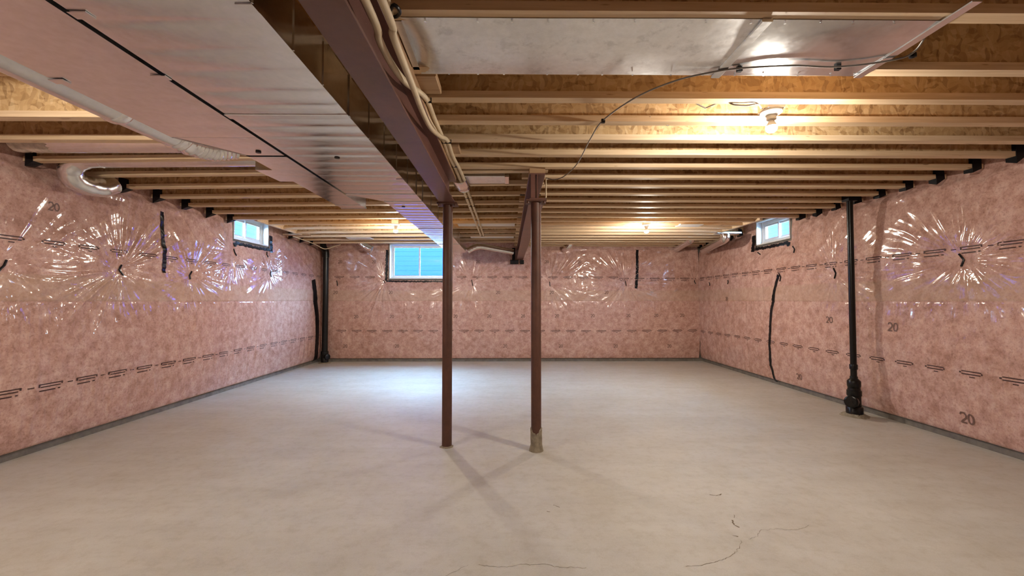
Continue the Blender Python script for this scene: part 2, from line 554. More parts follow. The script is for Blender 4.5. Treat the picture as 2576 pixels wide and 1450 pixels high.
class Blanket:
    """pink blanket in wall coordinates (u along the wall, v up, d out into the room)"""
    def __init__(s, kind, pins, us, hole, seams, drape):
        s.kind = kind; s.pins = pins; s.seams = seams; s.drape = drape; s.hole = hole
        s.us = us
        s.vs = np.concatenate([np.arange(0.065, 2.34, 0.0105), np.array([2.345, 2.36, 2.39, 2.45, 2.55, ZD])])
        U, V = np.meshgrid(s.us, s.vs)
        s.D = s.depth(U, V)
    def depth(s, u, v):
        t = np.clip((v - 0.065) / (2.33 - 0.065), 0, 1)
        bulge = np.sin(np.pi * t) ** 0.55
        seam = 1.245 + 0.012 * vnoise(u * 0.8, u * 0, 3)
        # blanket is tucked a little at the seam
        bulge = bulge * (1 - 0.10 * np.exp(-((v - seam) / 0.10) ** 2))
        d = 0.025 + 0.085 * bulge
        env = np.clip(t / 0.05, 0, 1) * np.clip((1 - t) / 0.04, 0, 1)
        d = d + env * (0.028 * vnoise(u * 1.4, v * 1.1, 1) + 0.014 * vnoise(u * 4.1, v * 3.3, 2) + 0.006 * vnoise(u * 11, v * 8, 4) + 0.010 * np.clip(vnoise(u * 1.1, v * 1.3, 7) + .2, 0, 1) * (ridged(u * 6 + v * 9 + 3 * vnoise(u * 1.7, v * 1.9, 9)) ** 4))
        # overlapped lower layer: step below the seam
        d = d - 0.006 * (1 / (1 + np.exp((v - seam) / 0.004)))
        d = d - 0.007 * np.exp(-((v - seam + 0.004) / 0.006) ** 2)
        for su, v0, v1, amp in s.seams:
            w = 0.008 * np.sin(v * 9 + su)
            m_ = np.clip((v - v0) / 0.05, 0, 1) * np.clip((v1 - v) / 0.05, 0, 1)
            d = d - amp * m_ * np.exp(-np.abs(u - su - w) / 0.014)
        for (u0, v0, R, dep, amp, seed) in s.pins:
            du = u - u0; dv = v - v0
            r = np.sqrt(du * du + dv * dv) + 1e-4
            th = np.arctan2(dv, du)
            d = d - dep * np.exp(-r / (0.33 * R))
            rr = np.random.default_rng(seed)
            acc = 0
            for k in (13, 22, 33, 47):
                ph = rr.random() * 6.28
                wob = 1.1 * vnoise(r * 4, th * 0 + k, seed)
                acc = acc + (20.0 / k) ** 0.6 * (ridged(k * 0.5 * th + ph + wob) ** 2.5 - 0.28)
            sect = 0.75 + 1.3 * vnoise((th + 3.2) * 1.6, r * 0 + seed, seed + 5)
            prof = (r / (0.36 * R)) * np.exp(1 - r / (0.36 * R))
            fade = np.clip((1.7 * R - r) / (0.7 * R), 0, 1)
            d = d + amp * env * np.clip(sect, 0.15, 1.6) * prof * fade * acc
        # loose film: hanging folds below the seam
        for (ua, ub, va, vb, amp, fr, seed) in s.drape:
            m_ = np.clip((u - ua) / 0.3, 0, 1) * np.clip((ub - u) / 0.3, 0, 1) * np.clip((v - va) / 0.12, 0, 1) * np.clip((vb - v) / 0.10, 0, 1)
            x = u * fr + 1.6 * vnoise(u * 2.2, v * 1.5, seed) + 0.6 * (v - va) * vnoise(u * 1.1, v * 0, seed + 1)
            g = np.clip(vnoise(u * 2.6, v * 1.3, seed + 2) * 2 + 0.55, 0, 1)
            d = d + amp * m_ * g * (ridged(x) ** 3 - 0.3) + 0.5 * amp * m_ * g * (ridged(x * 2.3 + 1) ** 3 - 0.3)
        d = d + 0.03 * np.clip((v - 2.18) / 0.1, 0, 1) * np.clip((2.335 - v) / 0.03, 0, 1) * vnoise(u * 7, v * 14, 13)
        # rim above the wall top
        top = np.clip((v - 2.335) / 0.02, 0, 1)
        d = d * (1 - top) + 0.012 * top
        h = s.hole
        dist = np.sqrt(np.maximum(np.maximum(h[0] - u, u - h[1]), 0) ** 2 + np.maximum(h[2] - v, 0) ** 2)
        w = np.clip(1 - dist / 0.26, 0, 1); w = w * w * (3 - 2 * w)
        d = d * (1 - w) + (0.03 + 0.25 * (d - 0.09)) * w
        return np.maximum(d, 0.006)
    def pos(s, u, v, d):
        if s.kind == 'L': return (XL + d, u, v)
        if s.kind == 'R': return (XR - d, u, v)
        return (u, YB - d, v)
    def at(s, u, v, off=0.0):
        """point on the meshed surface, lifted by off"""
        i = int(np.clip(np.searchsorted(s.us, u) - 1, 0, len(s.us) - 2))
        j = int(np.clip(np.searchsorted(s.vs, v) - 1, 0, len(s.vs) - 2))
        fu = (u - s.us[i]) / (s.us[i + 1] - s.us[i]); fv = (v - s.vs[j]) / (s.vs[j + 1] - s.vs[j])
        D = s.D
        d = (D[j, i] * (1 - fu) + D[j, i + 1] * fu) * (1 - fv) + (D[j + 1, i] * (1 - fu) + D[j + 1, i + 1] * fu) * fv
        return s.pos(u, v, d + off)
    def hitpix(s, px, py):
        """(u, v) on the blanket seen at a photo pixel"""
        dd = 0.09
        for k in range(4):
            if k: dd = float(s.depth(np.array(u), np.array(p.z)))
            if s.kind == 'L': p = atx(px, py, XL + dd); u = p.y
            elif s.kind == 'R': p = atx(px, py, XR - dd); u = p.y
            else: p = aty(px, py, YB - dd); u = p.x
        return u, p.z
    def build(s, label):
        nu, nv = len(s.us), len(s.vs)
        U, V = np.meshgrid(s.us, s.vs)
        if s.kind == 'L': P = np.stack([XL + s.D, U, V], -1)
        elif s.kind == 'R': P = np.stack([XR - s.D, U, V], -1)
        else: P = np.stack([U, YB - s.D, V], -1)
        org = P.reshape(-1, 3).mean(0); org[2] = 0
        P = (P - org).reshape(-1, 3)
        idx = np.arange(nu * nv).reshape(nv, nu)
        q = np.stack([idx[:-1, :-1], idx[:-1, 1:], idx[1:, 1:], idx[1:, :-1]], -1).reshape(-1, 4)
        if s.kind == 'L': q = q[:, ::-1]
        if s.kind == 'L': q = q[:, ::-1]
        if s.kind == 'R': q = q[:, ::-1]
        cu = ((s.us[:-1] + s.us[1:]) / 2)[None, :].repeat(nv - 1, 0).reshape(-1)
        cv = ((s.vs[:-1] + s.vs[1:]) / 2)[:, None].repeat(nu - 1, 1).reshape(-1)
        h = s.hole
        keep = ~((cu > h[0]) & (cu < h[1]) & (cv > h[2]) & (cv < h[3]))
        q = q[keep]
        me = bpy.data.meshes.new('insulation_blanket')
        me.vertices.add(len(P)); me.vertices.foreach_set('co', P.astype(np.float32).ravel())
        me.loops.add(len(q) * 4); me.loops.foreach_set('vertex_index', q.astype(np.int32).ravel())
        me.polygons.add(len(q))
        me.polygons.foreach_set('loop_start', np.arange(0, len(q) * 4, 4, dtype=np.int32))
        me.polygons.foreach_set('loop_total', np.full(len(q), 4, dtype=np.int32))
        me.polygons.foreach_set('use_smooth', np.ones(len(q), dtype=bool))
        me.update(calc_edges=True)
        me.materials.append(M['blanket'])
        o = bpy.data.objects.new('insulation_blanket', me)
        o.location = org
        COL.objects.link(o)
        s.obj = tag(o, label, 'insulation')
        return o
    # ---- things lying on the film
    def strip(s, mb, pts, w, off=0.003, step=0.02, jag=0.0, seed=1):
        """ribbon of width w along (u,v) points following the surface"""
        rr = random.Random(seed)
        P = [Vector((a, b_, 0)) for a, b_ in pts]
        dense = []
        for a, b_ in zip(P[:-1], P[1:]):
            n = max(1, int((b_ - a).length / step))
            dense += [a.lerp(b_, k / n) for k in range(n)]
        dense.append(P[-1])
        vs = []
        n = len(dense)
        for i, p in enumerate(dense):
            t = (dense[min(i + 1, n - 1)] - dense[max(0, i - 1)]).normalized()
            nn = Vector((-t.y, t.x, 0))
            for sg in (-1, 0, 1):
                q = p + nn * sg * (w / 2 + (rr.uniform(-jag, jag) if sg else 0))
                vs.append(s.at(q.x, q.y, off))
        fs = []
        for i in range(n - 1):
            for k in range(2):
                a = i * 3 + k
                fs.append((a, a + 1, a + 4, a + 3) if s.kind != 'L' else (a, a + 3, a + 4, a + 1))
        mb.add(vs, fs)
    def number20(s, mb, u, v, h=0.06):
        sg = -1 if s.kind == 'L' else 1
        if s.kind == 'R': sg = -1
        if s.kind == 'L': sg = 1
        w = h * 0.55
        two = [(0, .8), (.2, 1), (.7, 1), (1, .75), (.9, .5), (0, 0), (1, 0)]
        zero = [(.5 + .5 * math.cos(a * math.pi / 5), .5 + .5 * math.sin(a * math.pi / 5)) for a in range(11)]
        for k, gl in enumerate((two, zero)):
            pts = [(u + sg * (x * w + k * w * 1.35 - w), v + (y - .5) * h) for x, y in gl]
            s.strip(mb, pts, h * 0.17, 0.003, 0.01)
    def printline(s, mb, v, u0, u1, style, period=0.3125, skip=None):
        sg = -1 if s.kind == 'R' else 1
        u = u0
        while u < u1:
            mb = MB()
            vv = v + 0.012 * float(vnoise(np.array(u * 0.9), np.array(0.0), 8))
            L = 0.195
            def seg(a, b_, dv, w):
                x0, x1 = (u + a, u + b_) if sg > 0 else (u + L - b_, u + L - a)
                if x1 > s.us[-1] or x0 < s.us[0]:
                    return
                if skip and x1 > skip[0] and x0 < skip[1]:
                    return
                s.strip(mb, [(x0, vv + dv), (x1, vv + dv)], w, 0.003, 0.025)
            if style == 'A':
                seg(0.02, L - 0.01, 0.012, 0.009); seg(0.02, L - 0.02, -0.012, 0.009)
                seg(0.0, 0.016, 0.0, 0.014); seg(L - 0.014, L, 0.0, 0.014)
                seg(0.085, 0.125, -0.034, 0.008)
            else:
                seg(0.0, L, 0.016, 0.009); seg(0.02, L - 0.02, -0.006, 0.009)
                seg(0.0, 0.014, 0.004, 0.020); seg(L - 0.012, L, 0.006, 0.014)
                seg(0.01, 0.135, -0.036, 0.010); seg(0.155, 0.175, -0.034, 0.010)
                seg(L + 0.04, L + 0.085, 0.002, 0.008)
            if mb.v:
                mb.build('printed_mark', 'print', s.obj)
            u += period
    def pinbar(s, px, py, length=0.1, tilt=0.0, bend=0.0):
        u, v = s.hitpix(px, py)
        mb = MB()
        a = (u - math.sin(tilt) * length / 2, v + math.cos(tilt) * length / 2)
        m_ = (u + bend * length, v)
        c = (u + math.sin(tilt) * length / 2, v - math.cos(tilt) * length / 2)
        pts = []
        for (p, q) in ((a, m_), (m_, c)):
            for k in range(3):
                t = k / 2
                uu, vv = p[0] + (q[0] - p[0]) * t, p[1] + (q[1] - p[1]) * t
                pts.append(s.at(uu, vv, 0.006))
        dd = []
        for p in pts:
            if not dd or (Vector(p) - Vector(dd[-1])).length > 1e-4:
                dd.append(p)
        mb.tube(dd, 0.008, 6)
        return mb.build('insulation_pin', 'black', s.obj, smooth=True)

fine_u = np.concatenate([np.linspace(YF + 0.02, 2.8, 60)[:-1], np.arange(2.8, YB - 0.02, 0.0105)])
def pinuv(kind, px, py):
    if kind == 'L': p = atx(px, py, XL + 0.08); return p.y, p.z
    if kind == 'R': p = atx(px, py, XR - 0.08); return p.y, p.z
    p = aty(px, py, YB - 0.08); return p.x, p.z
LP = [(0, 668, 1.15, .055, .011), (306, 680, .72, .05, .0095), (478, 693, .58, .05, .008), (590, 635, .5, .05, .0085), (672, 641, .42, .04, .007), (681, 690, .62, .05, .0075)]
BP = [(849, 713, .34, .045, .008), (967, 709, .75, .045, .011), (1188, 712, .8, .045, .011), (1383, 715, .9, .045, .0105), (1574, 714, .75, .045, .012), (1748, 710, .4, .04, .008)]
RP = [(2418, 655, 1.05, .065, .013), (2100, 688, .62, .045, .009), (1963, 698, .36, .03, .005), (1910, 638, .36, .03, .005), (1997, 628, .36, .03, .005), (1786, 715, .3, .03, .006), (1832, 710, .3, .02, .004)]
mk = lambda kind, lst: [(*pinuv(kind, a, b), R, dep, amp, 31 + i * 7) for i, (a, b, R, dep, amp) in enumerate(lst)]
blL = Blanket('L', mk('L', LP), fine_u, (WL['y0'] - 0.02, WL['y1'] + 0.03, WL['z0'] - 0.03, 9),
              [(4.85, 1.5, 2.33, .008)],
              [(2.9, 6.8, 0.08, 1.26, .0060, 17, 3), (2.9, 7.5, 0.08, 1.26, .0055, 42, 43), (6.4, 8.6, 0.1, 1.2, .007, 19, 9), (3.0, 8.5, 0.07, 0.5, .010, 12, 21), (2.9, 7.6, 1.0, 1.27, .0075, 34, 31)])
blR = Blanket('R', mk('R', RP), fine_u, (WR['y0'] - 0.03, WR['y1'] + 0.03, WR['z0'] - 0.03, 9),
              [(7.1, 0.1, 1.25, .010), (6.6, 0.1, 1.7, .006)],
              [(2.9, 4.6, 0.1, 1.25, .010, 8, 5), (2.9, 5.2, 0.1, 1.25, .004, 36, 47), (7.0, 8.8, 0.1, 1.25, .008, 13, 12), (3.0, 4.6, 0.95, 1.27, .006, 24, 33)])
ub = np.arange(XL + 0.085, XR - 0.08, 0.0105)
blB = Blanket('B', mk('B', BP), ub, (WB['x0'] - 0.02, WB['x1'] + 0.02, WB['z0'] - 0.03, 9),
              [(2.27, 1.25, 2.33, .010)],
              [(-3.0, 3.4, 0.95, 1.26, .0075, 26, 15), (-3.8, -2.6, 0.2, 1.2, .004, 14, 18), (-.6, 3.8, 1.5, 2.2, .003, 12, 25)])
blL.build('pink blanket under clear film on the wall with the short black tape strip')
blR.build('pink blanket under clear film with a large starburst of creases round one pin')
blB.build('pink blanket under clear film around the wide slider window')

for bl, lst, opts in ((blL, LP, [(.10, -.5, .1), (.105, .12, -.25), (.10, -.2, -.1), (.10, .25, -.05), (.085, .15, -.2), (.09, .1, -.2)]),
                      (blB, BP, [(.11, .15, 0), (.07, .45, 0), (.13, .2, 0), (.10, .1, 0), (.10, .15, 0), (.08, .3, -.1)]),
                      (blR, RP, [(.115, -.15, -.22), (.13, -.1, -.15), (.12, -.1, -.2), (.09, -1.1, 0), (.12, -.6, -.2), (.07, -.3, 0), (.07, .1, -.2)])):
    for (px, py, *_), (ln, tl, bd) in zip(lst, opts):
        if px < 5: px = 4
        bl.pinbar(px, py, ln, tl, bd)

def tape(bl, pix, w, jag=0.004, name='sealing_tape', seed=2):
    mb = MB()
    pts = [bl.hitpix(*p) for p in pix]
    bl.strip(mb, pts, w, 0.005, 0.02, jag, seed)
    return mb.build(name, 'black', bl.obj)
tape(blL, [(407, 533), (409, 590), (413, 640), (413, 687)], 0.048)
tape(blB, [(1603, 629), (1603, 670), (1602, 700), (1600, 726)], 0.055)
tape(blR, [(1958, 692), (1950, 725), (1943, 770), (1938, 820), (1936, 870), (1939, 920), (1952, 962)], 0.050)
tape(blL, [(788, 704), (793, 745), (797, 790), (798, 840), (796, 880), (792, 908)], 0.16)
# window-edge tape
for bl, W in ((blL, WL), (blR, WR)):
    y0, y1, z0 = W['y0'], W['y1'], W['z0']
    for pts, w in (([(y0 + .04, z0 - .055), ((y0 + y1) / 2, z0 - .062), (y1 + .03, z0 - .055)], .045), ([(y1 + .075, 2.31), (y1 + .07, 2.2), (y1 + .085, z0 - .09)], .075), ([(y0 + .02, z0 - .05), (y0 + .03, z0 - .11)], .05)):
        mb = MB()
        bl.strip(mb, pts, w, 0.006, 0.02, 0.008, 5)
        mb.build('sealing_tape', 'black', bl.obj)
for pts, w in (([(WB['x0'] - .05, 2.30), (WB['x0'] - .055, 2.0), (WB['x0'] - .06, WB['z0'] - .04)], .05), ([(WB['x0'] - .06, WB['z0'] - .05), (-1.8, WB['z0'] - .055), (WB['x1'] + .03, WB['z0'] - .05)], .03)):
    mb = MB()
    blB.strip(mb, pts, w, 0.006, 0.02, 0.008, 6)
    mb.build('sealing_tape', 'black', blB.obj)

# film printing
for bl, lines, nums in (
    (blL, [(1.735, 2.6, 8.6, 'A', None), (0.545, 2.6, 8.6, 'B', None)], [(133, 520, .065)]),
    (blR, [(1.70, 2.6, 8.75, 'B', None), (0.63, 2.6, 8.75, 'A', None)], [(2432, 1053, .085), (2245, 823, .08), (2085, 805, .07), (2010, 948, .07), (1828, 752, .06)]),
    (blB, [(1.735, -3.55, 2.2, 'A', (WB['x0'] - .05, WB['x1'] + .05)), (1.70, 2.3, 3.9, 'B', None), (0.635, -3.5, 3.9, 'A', None)],
     [(p, 797 - 0.004 * (p - 895), .06) for p in (895, 985, 1055, 1145, 1230, 1315, 1400, 1490, 1580, 1650, 1715)] +
     [(p, 871, .06) for p in (868, 998, 1270, 1410, 1548, 1683)] +
     [(p, 659, .055) for p in (855, 940, 1202, 1375, 1457)] + [(p, 736, .06) for p in (843, 982, 1252, 1387, 1525)])):
    for v, u0, u1, st, sk in lines:
        bl.printline(None, v, u0, u1, st, skip=sk)
    for px, py, h in nums:
        u, v = bl.hitpix(px, py)
        mb = MB()
        bl.number20(mb, u, v, h)
        mb.build('printed_number', 'print_grey', bl.obj)

# ------------------------------------------------------------------ windows
def window_x(name, w, xin, xout, sign, label):
    """slider in a side wall; sign +1: room lies towards +x of the wall"""
    root = bpy.data.objects.new(name, None); COL.objects.link(root)
    root.location = ((xin + xout) / 2, (w['y0'] + w['y1']) / 2, w['z0'])
    struct(root, label, 'window')
    y0, y1, z0, z1 = w['y0'], w['y1'], w['z0'], w['z1']
    t = 0.018
    MB().box((xin, y0, z0), (xout, y0 + t, z1)).box((xin, y1 - t, z0), (xout, y1, z1)).box((xin, y0 + t, z0), (xout, y1 - t, z0 + t)).box((xin, y0 + t, z1 - t), (xout, y1 - t, z1)).build('window_liner', 'white', root)
    fx0, fx1 = xout, xout + sign * 0.07
    f = 0.05
    a, b2, c, d = y0 + t, y1 - t, z0 + t, z1 - t
    MB().bevbox((fx0, a, c), (fx1, a + f, d), .006).bevbox((fx0, b2 - f, c), (fx1, b2, d), .006).bevbox((fx0, a + f, c), (fx1, b2 - f, c + f), .006).bevbox((fx0, a + f, d - f), (fx1, b2 - f, d), .006).build('window_frame', 'white', root)
    ym = (a + b2) / 2
    for k, (p, q, xo) in enumerate(((a + f, ym + 0.02, 0.015), (ym - 0.02, b2 - f, 0.038))):
        s0 = fx0 + sign * xo; s1 = s0 + sign * 0.02
        g = 0.028
        sash = MB().box((s0, p, c + f), (s1, p + g, d - f)).box((s0, q - g, c + f), (s1, q, d - f)).box((s0, p + g, c + f), (s1, q - g, c + f + g)).box((s0, p + g, d - f - g), (s1, q - g, d - f)).build('sash', 'white', root)
        xm = (s0 + s1) / 2
        MB().box((xm - 0.002, p + g - .004, c + f + g - .004), (xm + 0.002, q - g + .004, d - f - g + .004)).build('pane', 'glass', sash)
    return root
window_x('window_1', WL, XL + 0.03, XL - 0.125, 1, 'small white slider window set high in the wall with the short tape strip')
window_x('window_2', WR, XR - 0.03, XR + 0.125, -1, 'small white slider window set high beside the thin drain pipe')
root = bpy.data.objects.new('window_3', None); COL.objects.link(root)
root.location = ((WB['x0'] + WB['x1']) / 2, YB + 0.05, WB['z0'])
struct(root, 'wide two pane slider window glowing blue behind the plain steel post', 'window')
x0, x1, z0, z1 = WB['x0'], WB['x1'], WB['z0'], WB['z1']
t = 0.018
ya, yb = YB - 0.045, YB + 0.05
MB().box((x0, ya, z0), (x0 + t, yb, z1)).box((x1 - t, ya, z0), (x1, yb, z1)).box((x0 + t, ya, z0), (x1 - t, yb, z0 + t)).box((x0 + t, ya, z1 - t), (x1 - t, yb, z1)).build('window_liner', 'white', root)
a, b2, c, d = x0 + t, x1 - t, z0 + t, z1 - t
f = 0.035
MB().bevbox((a, yb, c), (a + f, yb + .07, d), .006).bevbox((b2 - f, yb, c), (b2, yb + .07, d), .006).bevbox((a + f, yb, c), (b2 - f, yb + .07, c + f), .006).bevbox((a + f, yb, d - f), (b2 - f, yb + .07, d), .006).build('window_frame', 'white', root)
xm = (a + b2) / 2
for (p, q, yo) in ((a + f, xm + 0.018, .012), (xm - 0.018, b2 - f, .036)):
    g = 0.024
    s0, s1 = yb + yo, yb + yo + .02
    sash = MB().box((p, s0, c + f), (p + g, s1, d - f)).box((q - g, s0, c + f), (q, s1, d - f)).box((p + g, s0, c + f), (q - g, s1, c + f + g)).box((p + g, s0, d - f - g), (q - g, s1, d - f)).build('sash', 'white', root)
    y_ = (s0 + s1) / 2
    MB().box((p + g - .004, y_ - .002, c + f + g - .004), (q - g + .004, y_ + .002, d - f - g + .004)).build('pane', 'glass', sash)
MB().box((xm - .006, yb + .002, (c + d) / 2 - .03), (xm + .012, yb + .012, (c + d) / 2 + .03)).build('latch', 'white', root)

# ================================================================== STEEL
BX0, BX1 = -0.592, -0.458        # main beam flange
BZ0, BZ1 = 2.095, 2.315
def steel_beam(xc, y0, y1, z0, z1, label, nail_label=None):
    t = thing('steel_beam', label, 'beam', (xc, (y0 + y1) / 2, z0))
    w = 0.067
    MB().bevbox((xc - w, y0, z0), (xc + w, y1, z0 + .011), .002).build('bottom_flange', 'beam', t)
    MB().bevbox((xc - w, y0, z1 - .011), (xc + w, y1, z1), .002).build('top_flange', 'beam', t)
    MB().box((xc - .004, y0, z0 + .010), (xc + .004, y1, z1 - .010)).build('web', 'beam', t)
    MB().box((xc - .065, y0, z1), (xc + .065, y1, HJ)).build('nailer', 'lumber2', t)
    return t
BXC = (BX0 + BX1) / 2
steel_beam(BXC, YF, 3.78, BZ0, BZ1, 'red primed steel beam beside the duct trunk, ending on the plain post')
SBX = 0.245
sb = steel_beam(SBX, 3.55, YB - 0.01, BZ0, BZ1, 'red primed steel beam from the mortar footed post to the far wall')
MB().box((SBX - .055, 3.545, BZ0 + .011), (SBX - .02, 3.552, BZ1 - .011)).build('stiffener_plate', 'beam', sb)

def steel_post(px, py, ztop, label, mortar):
    p = atz(px, py, 0)
    t = thing('steel_post', label, 'post', (p.x, p.y, 0))
    r = 0.0425
    MB().lathe([(r, 0), (r, ztop - .012)], (p.x, p.y, 0), seg=32).build('post_tube', 'rust', t, True)
    MB().box((p.x - .085, p.y - .075, ztop - .013), (p.x + .085, p.y + .075, ztop)).build('cap_plate', 'rust', t)
    for sx in (-1, 1):
        MB().lathe([(.011, 0), (.011, .016), (.006, .018), (.006, .03)], (p.x + sx * .068, p.y - .05, ztop - .030), seg=8).build('bolt', 'rust', t)
    rr = random.Random(4)
    seg = 32
    mb = MB()
    if mortar:
        vs = []
        hs = [0, .05, .10, .14, .165, .17]
        for i, h in enumerate(hs):
            for k in range(seg):
                a = 2 * math.pi * k / seg
                rad = r + .0045 + rr.uniform(0, .003) + (.012 if i == 0 else 0)
                hh = h + (0.022 * math.sin(a * 2.2 + 1) + rr.uniform(-.008, .008) if i >= 4 else 0)
                if i == 5: rad = r - .002
                vs.append((p.x + rad * math.cos(a), p.y + rad * math.sin(a), hh))
        fs = [(i * seg + k, i * seg + (k + 1) % seg, (i + 1) * seg + (k + 1) % seg, (i + 1) * seg + k) for i in range(5) for k in range(seg)]
        mb.add(vs, fs).build('mortar_collar', 'mortar', t, True)
    else:
        vs = []
        for i, (rad, h) in enumerate(((r + .016, 0), (r + .007, .005), (r + .001, .010), (r - .002, .012))):
            for k in range(seg):
                a = 2 * math.pi * k / seg
                vs.append((p.x + (rad + (rr.uniform(-.008, .008) if i < 2 else 0)) * math.cos(a), p.y + (rad + (rr.uniform(-.008, .008) if i < 2 else 0)) * math.sin(a), h))
        fs = [(i * seg + k, i * seg + (k + 1) % seg, (i + 1) * seg + (k + 1) % seg, (i + 1) * seg + k) for i in range(3) for k in range(seg)]
        mb.add(vs, fs).build('mortar_ring', 'mortar', t, True)
    return p
PL = steel_post(1124, 1124, BZ0, 'brown steel post standing bare on the floor under the duct side beam', False)
PR = steel_post(1349, 1134, BZ0, 'brown steel post with its foot smeared in grey mortar', True)

# ================================================================== JOISTS
FW, FH, WT = 0.063, 0.038, 0.010
def joist(y0, x0, y1, x1, label, group, wraps=()):
    """i-joist centre line from (x0,y0) to (x1,y1)"""
    t = thing('floor_joist', label, 'joist', ((x0 + x1) / 2, (y0 + y1) / 2, HJ), group)
    a, b_ = (x0, y0, HJ), (x1, y1, HJ)
    fl = lambda z0, z1: [(-FW / 2, z0), (FW / 2, z0), (FW / 2, z1), (-FW / 2, z1)]
    MB().prism(fl(0, FH), a, b_).build('bottom_flange', 'lumber', t)
    MB().prism(fl(JD - FH, JD), a, b_).build('top_flange', 'lumber', t)
    MB().prism([(-WT / 2, FH), (WT / 2, FH), (WT / 2, JD - FH), (-WT / 2, JD - FH)], a, b_).build('web', 'osb', t)
    rr = random.Random(int(y0 * 1000) % 997)
    for wx, wy in wraps:
        s = 1 if wx < 0 else -1
        mb = MB()
        w0 = wx + s * 0.0; w1 = wx + s * (0.055 + rr.uniform(0, .035))
        wd = FW / 2 + .006
        mb.hexa([(min(w0, w1), wy - wd, HJ - .03 - rr.uniform(0, .035)), (max(w0, w1), wy - wd, HJ - .004), (max(w0, w1), wy + wd, HJ - .004), (min(w0, w1), wy + wd, HJ - .03),
                 (min(w0, w1), wy - wd, HJ + .11), (max(w0, w1) - s * rr.uniform(0, .03) * s, wy - wd, HJ + .09), (max(w0, w1), wy + wd, HJ + .09), (min(w0, w1), wy + wd, HJ + .11)])
        mb.build('end_wrap', 'black', t)
    return t
HEAD_L, HEAD_R = -3.50, 3.47
XLJ, XRJ = XL + .03, XR - .03
GA = 'floor joists between the two steel beams and the starburst wall'
GB = 'floor joists over the duct trunk'
right_y = [.7, 1.31, 1.615, 2.02] + [2.325 + .3048 * k for k in range(22)]
ORD = ['first', 'second', 'third', 'fourth', 'fifth', 'sixth', 'seventh', 'eighth', 'ninth', 'tenth', 'eleventh', 'twelfth', 'thirteenth', 'fourteenth', 'fifteenth', 'sixteenth', 'seventeenth', 'eighteenth', 'nineteenth', 'twentieth', 'twenty first', 'twenty second', 'twenty third']
RLAB = ['joist furthest from the wide window', 'joist one bay short of the panned sheet', 'joist carrying the near edge of the panned sheet', 'joist carrying the far edge of the panned sheet'] + [ORD[k] + ' joist past the panned sheet' for k in range(22)]
for ri, y in enumerate(right_y):
    yc = y + FW / 2
    x0 = BXC if yc < 3.72 else SBX - .12
    x1 = XRJ
    wr = [(XR - .05, yc)]
    if 5.95 < yc < 6.95:
        x1 = HEAD_R; wr = []
    joist(yc, x0, yc, x1, 'wooden I ' + RLAB[ri] + ', running to the starburst wall', GA, wr)
left_yb = [1.02, 1.43, 1.84, 2.66, 3.03] + [3.48 + .41 * k for k in range(13)]
left_yb = [y for y in left_yb if y < YB - .12]
for i, yb_ in enumerate(left_yb):
    yc36 = yb_ - FW / 2
    sk = 0.0 if i < 5 else 0.046
    Y = lambda x: yc36 - (x + 3.6) * sk
    x1 = BXC if yc36 < 3.7 else SBX + .10
    x0 = XLJ; wr = [(XL + .05, Y(XL))]
    if 6.1 < yc36 < 7.25:
        x0 = HEAD_L; wr = []
    assert Y(x1) < YB - .1 and Y(x0) < YB - .08, (i, Y(x0))
    joist(Y(x0), x0, Y(x1), x1, 'wooden I joist over the duct trunk, ' + ORD[len(left_yb) - 1 - i] + ' from the wide window wall', GB, wr)
# trimmers in front of the small windows
def header(x, y0, y1, label):
    t = thing('window_header', label, 'header', (x, (y0 + y1) / 2, HJ))
    MB().box((x - .02, y0, HJ), (x + .02, y1, HJ + .24)).build('header_board', 'lumber', t)
    sg = 1 if x < 0 else -1
    return t
header(HEAD_L - .022, 6.0, 7.3, 'wooden header board along joist ends by the small window near the thick pipe')
header(HEAD_R + .022, 5.86, 7.0, 'wooden header board along joist ends by the small window near the thin pipe')
# short sound blocks on the main beam
for i, (y, lab) in enumerate(((2.17, 'short wooden block between joists next to the panned sheet'), (3.15, 'short wooden block between joists above the cable clips'))):
    tag(MB().bevbox((-.53, y - .06, HJ + .002), (-.36, y + .12, HJ + .04), .003).build('joist_block', 'lumber2'), lab, 'block')

# ================================================================== DUCTS
DZ = 2.160
def beaded_bottom(mb, xa, xb, beads, z, sag=.0022, ridge=.003, nx=6):
    """bottom sheet with cross beads; xa/xb functions of y give the edges"""
    rows = []
    for k in range(len(beads) - 1):
        y0, y1 = beads[k], beads[k + 1]
        n = 7
        tilt = random.uniform(-.0012, .0012)
        for i in range(n):
            t = i / n
            y = y0 + (y1 - y0) * t
            zz = z - sag * 4 * t * (1 - t) * random.uniform(.6, 1.2) + tilt * (t - .5)
            if i == 0: zz = z + ridge * .5
            rows.append((y, zz))
        rows[-1] = (rows[-1][0], rows[-1][1])
    rows.append((beads[-1], z))
    vs = []
    for y, zz in rows:
        a, b_ = xa(y), xb(y)
        for j in range(nx + 1):
            s = j / nx
            edge = min(s, 1 - s) * 2
            vs.append((a + (b_ - a) * s, y, z + (zz - z) * min(1, edge * 3)))
    fs = []
    for i in range(len(rows) - 1):
        for j in range(nx):
            p = i * (nx + 1) + j
            fs.append((p, p + nx + 1, p + nx + 2, p + 1))
    mb.add(vs, fs)
def quad(mb, *p):
    mb.add(p, [(0, 1, 2, 3)])
ZT = HJ - .002
